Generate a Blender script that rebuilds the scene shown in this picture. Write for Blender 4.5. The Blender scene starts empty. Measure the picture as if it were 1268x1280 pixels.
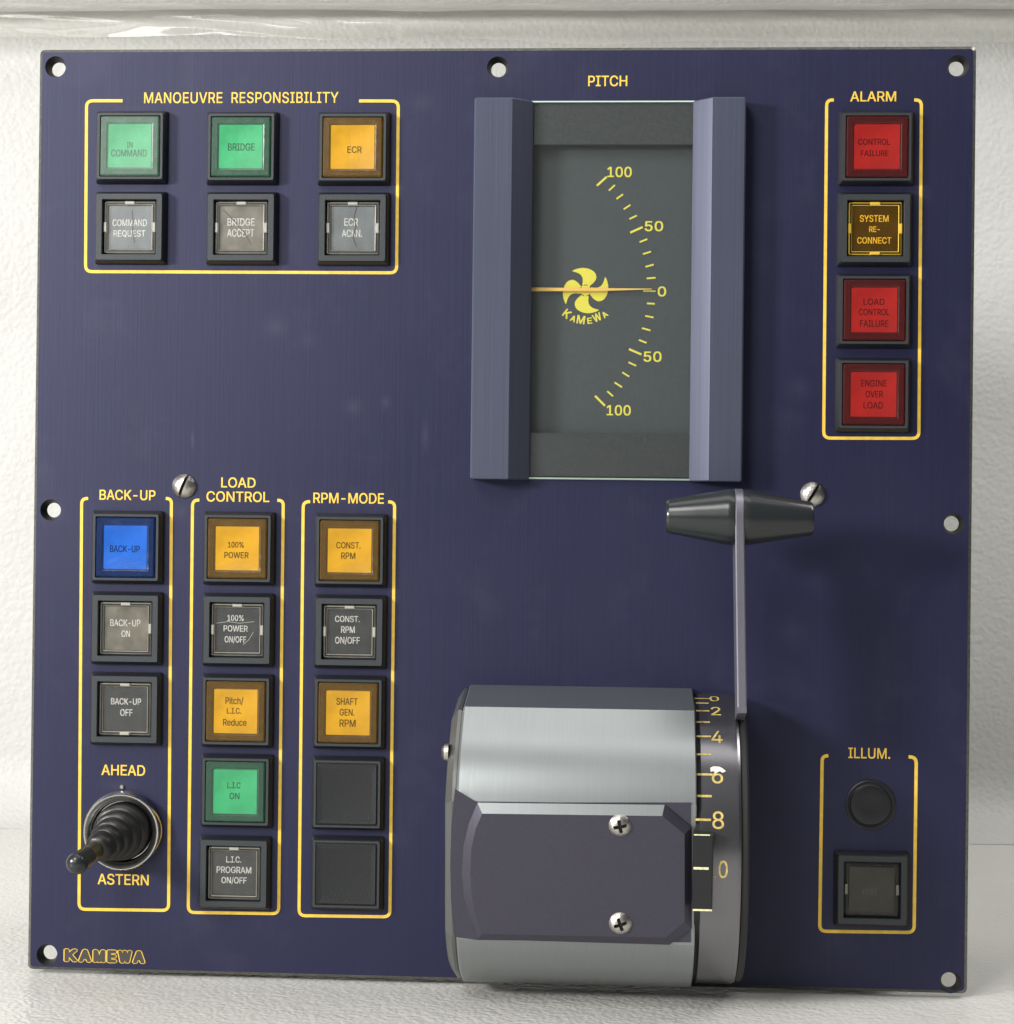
import bpy, bmesh, math, json, random
from mathutils import Vector, Matrix, noise
random.seed(7)
S = bpy.context.scene
COL = S.collection
R_ = math.radians
MM = 0.001

# ---------------------------------------------------------------- camera
W_PX, H_PX, F_PX = 1268.0, 1280.0, 2400.0
PH = 286.0                                     # panel height in mm (288 wide)
RX, RY, RZ = -0.00702372, 0.06129607, 0.01159197
TX, TY, TZ = -3.482012, 0.543928, 587.695156
def cam_rot():
    ca, sa, cb, sb, cc, sc = math.cos(RX), math.sin(RX), math.cos(RY), math.sin(RY), math.cos(RZ), math.sin(RZ)
    Rz = Matrix(((cc, -sc, 0), (sc, cc, 0), (0, 0, 1)))
    Rx = Matrix(((1, 0, 0), (0, ca, -sa), (0, sa, ca)))
    Ry = Matrix(((cb, 0, sb), (0, 1, 0), (-sb, 0, cb)))
    return Rz @ Rx @ Ry
CR = cam_rot()
CC = -(CR.transposed() @ Vector((TX, TY, TZ)))          # camera centre in (u, down, away)
def to_uvw(p): return Vector((p[0], PH / 2 - p[1], -p[2]))   # -> (u right, v up from the panel foot, w out of the panel), mm
CAM = to_uvw(CC)
def world(p): return Vector((p[0], -p[2], p[1])) * MM         # (u, v, w) mm -> Blender metres
def wdir(r): return Vector((r[0], r[2], -r[1]))
cam = bpy.data.cameras.new('camera')
cam_ob = bpy.data.objects.new('camera', cam); COL.objects.link(cam_ob)
right, up, back = wdir(CR[0]), -wdir(CR[1]), -wdir(CR[2])
m = Matrix((right, up, back)).transposed().to_4x4(); m.translation = world(CAM)
cam_ob.matrix_world = m
cam.sensor_fit = 'VERTICAL'; cam.sensor_height = 24.0; cam.sensor_width = 24.0
cam.lens = 24.0 * F_PX / H_PX
cam.clip_start = 0.01; cam.clip_end = 60
S.camera = cam_ob

def ray(px, py):
    d = CR.transposed() @ Vector(((px - W_PX / 2) / F_PX, (py - H_PX / 2) / F_PX, 1.0))
    return Vector((d[0], -d[1], -d[2]))
def on_plane(px, py, p0, n):
    d = ray(px, py); p0 = Vector(p0); n = Vector(n)
    return CAM + d * ((p0 - CAM).dot(n) / d.dot(n))
def at(px, py, w=0.0): return on_plane(px, py, (0, 0, w), (0, 0, 1))
def scale(px, py, w=0.0): return (at(px + 1, py, w) - at(px, py, w)).length      # mm per picture unit
def proj(p):
    q = Vector((p[0], PH / 2 - p[1], -p[2])); c = CR @ q + Vector((TX, TY, TZ))
    return W_PX / 2 + F_PX * c[0] / c[2], H_PX / 2 + F_PX * c[1] / c[2]

# ---------------------------------------------------------------- light
S.view_settings.view_transform = 'Standard'
S.view_settings.look = 'None'
S.view_settings.gamma = 1.0
S.view_settings.use_curve_mapping = False
S.view_settings.exposure = 0.0
S.cycles.use_denoising = True
S.cycles.max_bounces = 10
S.cycles.transparent_max_bounces = 16
S.cycles.caustics_reflective = False
S.cycles.caustics_refractive = False
wd = bpy.data.worlds.new('World'); S.world = wd; wd.use_nodes = True
wd.node_tree.nodes['Background'].inputs[0].default_value = (0.95, 0.98, 1.0, 1)
wd.node_tree.nodes['Background'].inputs[1].default_value = 0.08
def lamp(name, pos, target, power, sx, sy, col, shape='RECTANGLE'):
    l = bpy.data.lights.new(name, 'AREA'); l.energy = power; l.shape = shape; l.size = sx; l.size_y = sy; l.color = col
    o = bpy.data.objects.new(name, l); COL.objects.link(o)
    p, t = world(pos), world(target); o.location = p
    o.rotation_euler = (t - p).to_track_quat('-Z', 'Y').to_euler()
    return o
lamp('key_lamp', (-860, 385, 600), (20, 140, 0), 14.0, 0.19, 0.19, (1.0, 0.98, 0.95), 'DISK')
lamp('ceiling_lamp', (-20, 1250, 135), (20, 100, 60), 3.2, 1.1, 0.4, (1.0, 0.98, 0.94))
lamp('window_lamp', (-420, 960, 770), (0, 140, 0), 6.6, 0.42, 0.36, (1.0, 0.98, 0.95))
lamp('added_sheen_lamp', (-440, 471, 900), (-100, 220, 0), 1.8, 0.40, 0.40, (1.0, 0.99, 0.97))  # added soft lamp, placed to lay a sheen on the upper left
lamp('added_wall_lamp', (560, 760, -110), (190, 110, -340), 3.6, 0.35, 0.35, (1.0, 0.98, 0.95))  # added lamp behind the panel, brightens only backdrop and floor

# ---------------------------------------------------------------- materials
def nt(name):
    m = bpy.data.materials.new(name); m.use_nodes = True
    t = m.node_tree; b = t.nodes['Principled BSDF']
    return m, t, b
def N(t, kind, **kw):
    n = t.nodes.new(kind)
    for k, v in kw.items():
        if k.startswith('i_'): n.inputs[k[2:].replace('_', ' ')].default_value = v
        else: setattr(n, k, v)
    return n
def plain(name, col, rough=0.5, metal=0.0, spec=0.5, grain=0.0, gscale=900.0, speck=0.0):
    m, t, b = nt(name)
    b.inputs['Base Color'].default_value = (*col, 1); b.inputs['Roughness'].default_value = rough
    b.inputs['Metallic'].default_value = metal; b.inputs['Specular IOR Level'].default_value = spec
    tc = N(t, 'ShaderNodeTexCoord'); nz = N(t, 'ShaderNodeTexNoise', i_Scale=gscale, i_Detail=3.0)
    t.links.new(tc.outputs['Object'], nz.inputs['Vector'])
    if grain:
        bp = N(t, 'ShaderNodeBump', i_Strength=grain, i_Distance=0.0003)
        t.links.new(nz.outputs['Fac'], bp.inputs['Height']); t.links.new(bp.outputs['Normal'], b.inputs['Normal'])
    if speck:
        lo = tuple(c * (1 - speck) for c in col); hi = tuple(min(1, c * (1 + speck)) for c in col)
        r = N(t, 'ShaderNodeValToRGB'); r.color_ramp.elements[0].color = (*lo, 1); r.color_ramp.elements[1].color = (*hi, 1)
        r.color_ramp.elements[0].position = 0.3; r.color_ramp.elements[1].position = 0.7
        t.links.new(nz.outputs['Fac'], r.inputs['Fac']); t.links.new(r.outputs['Color'], b.inputs['Base Color'])
    return m
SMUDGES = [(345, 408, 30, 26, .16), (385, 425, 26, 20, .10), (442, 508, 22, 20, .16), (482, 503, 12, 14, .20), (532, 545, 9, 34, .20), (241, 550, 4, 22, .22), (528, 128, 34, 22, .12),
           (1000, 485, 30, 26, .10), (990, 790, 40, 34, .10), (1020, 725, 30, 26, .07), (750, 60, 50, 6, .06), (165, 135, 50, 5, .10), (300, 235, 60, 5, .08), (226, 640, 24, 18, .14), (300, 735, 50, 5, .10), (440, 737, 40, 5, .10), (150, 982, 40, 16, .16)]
def brushed(name, col, rough, metal, stretch, bump, smudges=(), dust=0.0, dust_col=(0.3, 0.31, 0.36), spec=0.5, var=0.18, rvar=0.12):
    """metal or anodised finish with fine brushing: noise squeezed along the two axes the brush crossed"""
    m, t, b = nt(name)
    tc = N(t, 'ShaderNodeTexCoord'); mp = N(t, 'ShaderNodeMapping'); mp.inputs['Scale'].default_value = stretch
    t.links.new(tc.outputs['Object'], mp.inputs['Vector'])
    nz = N(t, 'ShaderNodeTexNoise', i_Scale=1.0, i_Detail=4.0, i_Roughness=0.65)
    t.links.new(mp.outputs['Vector'], nz.inputs['Vector'])
    bp = N(t, 'ShaderNodeBump', i_Strength=bump, i_Distance=0.00025)
    t.links.new(nz.outputs['Fac'], bp.inputs['Height']); t.links.new(bp.outputs['Normal'], b.inputs['Normal'])
    cl = N(t, 'ShaderNodeTexNoise', i_Scale=9.0, i_Detail=5.0, i_Roughness=0.6)
    t.links.new(tc.outputs['Object'], cl.inputs['Vector'])
    mr = N(t, 'ShaderNodeMapRange'); mr.inputs['From Min'].default_value = 0.3; mr.inputs['From Max'].default_value = 0.7
    mr.inputs['To Min'].default_value = rough - rvar / 2; mr.inputs['To Max'].default_value = rough + rvar / 2
    t.links.new(cl.outputs['Fac'], mr.inputs['Value']); t.links.new(mr.outputs['Result'], b.inputs['Roughness'])
    mx = N(t, 'ShaderNodeMix', data_type='RGBA')
    mx.inputs['A'].default_value = (*[c * (1 - var) for c in col], 1); mx.inputs['B'].default_value = (*[c * (1 + var) for c in col], 1)
    t.links.new(nz.outputs['Fac'], mx.inputs['Factor'])
    out = mx.outputs['Result']
    if dust:
        dn = N(t, 'ShaderNodeTexNoise', i_Scale=30.0, i_Detail=8.0, i_Roughness=0.68, i_Distortion=0.1)
        t.links.new(tc.outputs['Object'], dn.inputs['Vector'])
        dr = N(t, 'ShaderNodeMapRange'); dr.inputs['From Min'].default_value = 0.54; dr.inputs['From Max'].default_value = 0.80
        dr.inputs['To Min'].default_value = 0.0; dr.inputs['To Max'].default_value = dust
        t.links.new(dn.outputs['Fac'], dr.inputs['Value'])
        dout = dr.outputs['Result']
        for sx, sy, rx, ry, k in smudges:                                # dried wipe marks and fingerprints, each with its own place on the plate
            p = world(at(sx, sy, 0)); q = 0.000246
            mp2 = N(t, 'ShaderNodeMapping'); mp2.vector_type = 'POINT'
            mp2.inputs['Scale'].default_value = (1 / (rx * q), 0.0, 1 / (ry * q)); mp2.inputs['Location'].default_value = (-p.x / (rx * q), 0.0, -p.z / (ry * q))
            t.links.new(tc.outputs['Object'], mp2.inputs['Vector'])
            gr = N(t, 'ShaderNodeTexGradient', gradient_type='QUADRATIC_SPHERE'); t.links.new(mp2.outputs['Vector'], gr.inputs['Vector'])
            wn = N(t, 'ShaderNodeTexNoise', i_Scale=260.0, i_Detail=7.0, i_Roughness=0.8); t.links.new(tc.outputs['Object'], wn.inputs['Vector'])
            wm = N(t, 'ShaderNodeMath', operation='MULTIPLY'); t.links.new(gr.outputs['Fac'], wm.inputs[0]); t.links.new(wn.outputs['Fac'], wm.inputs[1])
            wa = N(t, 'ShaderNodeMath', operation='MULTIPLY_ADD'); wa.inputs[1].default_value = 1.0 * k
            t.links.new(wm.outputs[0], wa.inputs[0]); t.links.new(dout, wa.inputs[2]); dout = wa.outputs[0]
        m2 = N(t, 'ShaderNodeMix', data_type='RGBA'); m2.inputs['B'].default_value = (*dust_col, 1)
        t.links.new(dout, m2.inputs['Factor']); t.links.new(out, m2.inputs['A']); out = m2.outputs['Result']
    t.links.new(out, b.inputs['Base Color'])
    b.inputs['Metallic'].default_value = metal; b.inputs['Specular IOR Level'].default_value = spec
    if metal < 0.2: b.inputs['Specular Tint'].default_value = (0.80, 0.82, 1.0, 1)
    return m
def clear(name, tint, body=0.25, body_col=None, rough=0.12, ior=1.45, grain=0.0):
    """clear or tinted plastic: fresnel gloss over a tinted see-through body with a little scatter"""
    m = bpy.data.materials.new(name); m.use_nodes = True; t = m.node_tree; t.nodes.clear()
    o = N(t, 'ShaderNodeOutputMaterial'); fr = N(t, 'ShaderNodeFresnel')
    ge = N(t, 'ShaderNodeNewGeometry'); ic = N(t, 'ShaderNodeMapRange')       # same reflectance met from outside or inside: thin sheet, no total reflection
    ic.inputs['To Min'].default_value = ior; ic.inputs['To Max'].default_value = 1.0 / ior
    t.links.new(ge.outputs['Backfacing'], ic.inputs['Value']); t.links.new(ic.outputs['Result'], fr.inputs['IOR'])
    gl = N(t, 'ShaderNodeBsdfGlossy'); gl.inputs['Roughness'].default_value = rough
    tr = N(t, 'ShaderNodeBsdfTransparent'); tr.inputs['Color'].default_value = (*tint, 1)
    df = N(t, 'ShaderNodeBsdfDiffuse'); df.inputs['Color'].default_value = (*(body_col or tint), 1)
    a = N(t, 'ShaderNodeMixShader'); a.inputs['Fac'].default_value = body
    b = N(t, 'ShaderNodeMixShader')
    t.links.new(tr.outputs[0], a.inputs[1]); t.links.new(df.outputs[0], a.inputs[2])
    t.links.new(fr.outputs[0], b.inputs['Fac']); t.links.new(a.outputs[0], b.inputs[1]); t.links.new(gl.outputs[0], b.inputs[2])
    t.links.new(b.outputs[0], o.inputs['Surface'])
    if grain:
        tc = N(t, 'ShaderNodeTexCoord'); nz = N(t, 'ShaderNodeTexNoise', i_Scale=260.0, i_Detail=4.0)
        t.links.new(tc.outputs['Object'], nz.inputs['Vector'])
        bp = N(t, 'ShaderNodeBump', i_Strength=grain, i_Distance=0.0004)
        t.links.new(nz.outputs['Fac'], bp.inputs['Height'])
        for x in (gl, fr): t.links.new(bp.outputs['Normal'], x.inputs['Normal'])
        md = N(t, 'ShaderNodeMath', operation='MULTIPLY_ADD'); md.inputs[1].default_value = 0.7 * body; md.inputs[2].default_value = 0.65 * body
        t.links.new(nz.outputs['Fac'], md.inputs[0]); t.links.new(md.outputs[0], a.inputs['Fac'])
    return m
def foam(name, col, cell, bump, rough=0.32):
    m, t, b = nt(name)
    tc = N(t, 'ShaderNodeTexCoord')
    wp = N(t, 'ShaderNodeTexNoise', i_Scale=cell * 0.5, i_Detail=2.0)
    t.links.new(tc.outputs['Object'], wp.inputs['Vector'])
    ad = N(t, 'ShaderNodeMix', data_type='VECTOR'); ad.inputs['Factor'].default_value = 0.0025
    t.links.new(tc.outputs['Object'], ad.inputs['A']); t.links.new(wp.outputs['Color'], ad.inputs['B'])
    v = N(t, 'ShaderNodeTexVoronoi', feature='SMOOTH_F1'); v.inputs['Scale'].default_value = cell; v.inputs['Smoothness'].default_value = 0.6
    t.links.new(ad.outputs['Result'], v.inputs['Vector'])
    nz = N(t, 'ShaderNodeTexNoise', i_Scale=cell * 0.28, i_Detail=3.0)
    t.links.new(tc.outputs['Object'], nz.inputs['Vector'])
    mu = N(t, 'ShaderNodeMath', operation='MULTIPLY_ADD'); mu.inputs[1].default_value = -1.0
    t.links.new(v.outputs['Distance'], mu.inputs[0]); t.links.new(nz.outputs['Fac'], mu.inputs[2])
    bp = N(t, 'ShaderNodeBump', i_Strength=bump, i_Distance=0.0012)
    t.links.new(mu.outputs[0], bp.inputs['Height']); t.links.new(bp.outputs['Normal'], b.inputs['Normal'])
    big = N(t, 'ShaderNodeTexNoise', i_Scale=14.0, i_Detail=4.0)
    t.links.new(tc.outputs['Object'], big.inputs['Vector'])
    mx = N(t, 'ShaderNodeMix', data_type='RGBA')
    mx.inputs['A'].default_value = (*[c * 0.9 for c in col], 1); mx.inputs['B'].default_value = (*[min(1, c * 1.08) for c in col], 1)
    t.links.new(big.outputs['Fac'], mx.inputs['Factor']); t.links.new(mx.outputs['Result'], b.inputs['Base Color'])
    b.inputs['Roughness'].default_value = rough; b.inputs['Specular IOR Level'].default_value = 0.4
    return m

M = {}
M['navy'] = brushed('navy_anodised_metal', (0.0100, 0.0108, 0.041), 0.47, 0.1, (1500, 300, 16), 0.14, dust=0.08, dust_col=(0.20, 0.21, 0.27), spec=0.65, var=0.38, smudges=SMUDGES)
M['rail'] = brushed('brushed_anodised_metal', (0.072, 0.080, 0.122), 0.42, 0.35, (1800, 400, 14), 0.14, var=0.2)
M['black'] = plain('black_plastic', (0.012, 0.0135, 0.015), 0.42, grain=0.25, gscale=2500)
M['bezel'] = plain('charcoal_plastic', (0.033, 0.039, 0.044), 0.42, grain=0.25, gscale=2200)
M['side'] = plain('black_side_plastic', (0.013, 0.014, 0.018), 0.38, grain=0.2, gscale=2000)
M['dark'] = plain('black_paint', (0.012, 0.012, 0.012), 0.6)
M['yellow'] = plain('yellow_ink', (0.82, 0.54, 0.065), 0.55, speck=0.12, gscale=420)
M['dial_yellow'] = plain('lemon_ink', (0.76, 0.67, 0.07), 0.5)
M['ring_ink'] = plain('worn_gold_ink', (0.55, 0.42, 0.13), 0.55, speck=0.3, gscale=900)
M['brown'] = plain('brown_ink', (0.055, 0.048, 0.04), 0.6)
M['grey_ink'] = plain('silver_ink', (0.48, 0.48, 0.47), 0.5, speck=0.3, gscale=1500)
M['dark_ink'] = plain('dark_ink', (0.02, 0.018, 0.016), 0.6)
M['faint_ink'] = plain('faint_ink', (0.08, 0.078, 0.07), 0.6, speck=0.4, gscale=1200)
M['gold_ink'] = plain('gold_ink', (0.95, 0.86, 0.45), 0.5, speck=0.3, gscale=1500)
M['white_paint'] = plain('white_paint', (0.8, 0.77, 0.68), 0.5)
M['steel'] = plain('dull_steel', (0.52, 0.50, 0.46), 0.36, 1.0, grain=0.35, gscale=1600, speck=0.12)
M['recess'] = plain('dark_recess', (0.03, 0.028, 0.024), 0.5, 0.5)
M['silver'] = brushed('turned_aluminium', (0.33, 0.355, 0.36), 0.34, 0.85, (2600, 60, 60), 0.07, var=0.10, rvar=0.08)
M['cover'] = plain('grey_anodised_metal', (0.072, 0.069, 0.094), 0.40, 0.6, grain=0.12, gscale=1400, speck=0.06)
M['ringmetal'] = brushed('dark_turned_metal', (0.21, 0.207, 0.222), 0.24, 0.9, (2600, 60, 60), 0.05, var=0.08, rvar=0.05)
M['cap'] = plain('dark_grey_metal', (0.16, 0.165, 0.16), 0.35, 0.7, grain=0.1)
M['arm'] = brushed('satin_lavender_metal', (0.27, 0.262, 0.315), 0.38, 0.8, (900, 900, 30), 0.06)
M['grip'] = plain('dark_smoky_plastic', (0.020, 0.0235, 0.025), 0.24, grain=0.05, gscale=700, spec=0.5)
M['rubber'] = plain('black_rubber', (0.011, 0.011, 0.011), 0.36, grain=0.2, gscale=1800)
M['chrome'] = plain('dark_chrome', (0.55, 0.55, 0.54), 0.14, 1.0, grain=0.05)
M['stem'] = plain('tarnished_brass', (0.24, 0.22, 0.15), 0.3, 1.0, grain=0.2)
M['dial'] = plain('dark_green_grey_card', (0.040, 0.049, 0.053), 0.6, grain=0.1, speck=0.10, gscale=700)
M['strip'] = plain('speckled_grey_card', (0.025, 0.029, 0.030), 0.55, grain=0.4, gscale=1600, speck=0.3)
M['pointer'] = plain('orange_yellow_paint', (0.85, 0.52, 0.12), 0.45)
M['glass'] = clear('clear_glass', (0.985, 0.995, 0.99), body=0.011, body_col=(0.7, 0.75, 0.74), rough=0.03)
M['glass_edge'] = clear('green_glass_edge', (0.6, 0.8, 0.7), body=0.75, body_col=(0.60, 0.76, 0.66), rough=0.1)
M['lens_clear'] = clear('clear_plastic', (0.985, 0.98, 0.96), body=0.03, body_col=(0.62, 0.60, 0.52), rough=0.27, grain=0.3)
M['lens_dim'] = clear('dim_clear_plastic', (0.9, 0.9, 0.86), body=0.05, body_col=(0.2, 0.19, 0.16), rough=0.3, grain=0.4)
M['tab_dim'] = clear('dim_plastic_tab', (0.8, 0.8, 0.76), body=0.6, body_col=(0.30, 0.29, 0.26), rough=0.2)
M['lens_rim'] = clear('clear_plastic_rim', (0.9, 0.89, 0.84), body=0.42, body_col=(0.64, 0.62, 0.53), rough=0.12, grain=0.4)
M['lens_tab'] = clear('milky_plastic', (0.9, 0.9, 0.86), body=0.6, body_col=(0.62, 0.61, 0.55), rough=0.15)  # clear tabs; the light they catch is put into a pale body
TINT = {'green': ((0.26, 0.84, 0.54), (0.20, 0.40, 0.28), (0.44, 0.54, 0.47)),
        'amber': ((1.0, 0.75, 0.14), (0.46, 0.27, 0.09), (0.64, 0.60, 0.42)),
        'red': ((1.0, 0.19, 0.16), (0.30, 0.06, 0.06), (0.40, 0.33, 0.33)),
        'blue': ((0.17, 0.47, 0.95), (0.04, 0.10, 0.36), (0.50, 0.58, 0.64))}
for k, (t_, b_, p_) in TINT.items():
    M['lens_' + k] = clear(k + '_plastic', t_, body=0.17, body_col=b_, rough=0.26, ior=1.40, grain=0.6)
    if k == 'green': M['lens_pale'] = clear('hazed_green_plastic', (0.34, 0.84, 0.58), body=0.27, body_col=(0.34, 0.50, 0.40), rough=0.35, ior=1.36, grain=0.5)  # paler copy of the green lens, reflected haze put into its colour
    M['plate_' + k] = plain(k + '_backing_card', p_, 0.6, speck=0.22, gscale=130)
M['lens_orange'] = clear('orange_plastic', (1.0, 0.76, 0.27), body=0.07, body_col=(0.5, 0.24, 0.05), rough=0.12, grain=0.3)
M['tab_orange'] = clear('bright_orange_plastic', (0.95, 0.7, 0.1), body=0.75, body_col=(0.90, 0.62, 0.08), rough=0.15)
M['plate_dark'] = plain('black_legend_card', (0.028, 0.032, 0.036), 0.30, speck=0.25, gscale=300)
M['plate_grey'] = plain('reflection_grey_legend_card', (0.12, 0.14, 0.155), 0.30, speck=0.25, gscale=160)  # black card lightened to grey: the room's reflection is put into its colour
M['plate_tan'] = plain('lightened_brown_legend_card', (0.125, 0.118, 0.095), 0.35, speck=0.35, gscale=220)  # brown card, lightened to stand for the reflection at BRIDGE ACCEPT
M['plate_shade'] = plain('dim_brown_legend_card', (0.03, 0.029, 0.024), 0.4, speck=0.3, gscale=220)
M['crack'] = plain('crack_line', (0.03, 0.03, 0.03), 0.5)
M['crack_pale'] = plain('pale_scratch', (0.4, 0.4, 0.37), 0.5)
M['foam'] = foam('white_packing_foam', (0.60, 0.595, 0.565), 560.0, 0.24)
M['foam_wall'] = foam('white_foam_sheet', (0.54, 0.541, 0.522), 400.0, 0.27, 0.55)
M['film'] = clear('clear_packing_film', (0.93, 0.93, 0.91), body=0.20, body_col=(0.70, 0.69, 0.63), rough=0.13, ior=1.5)

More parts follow.
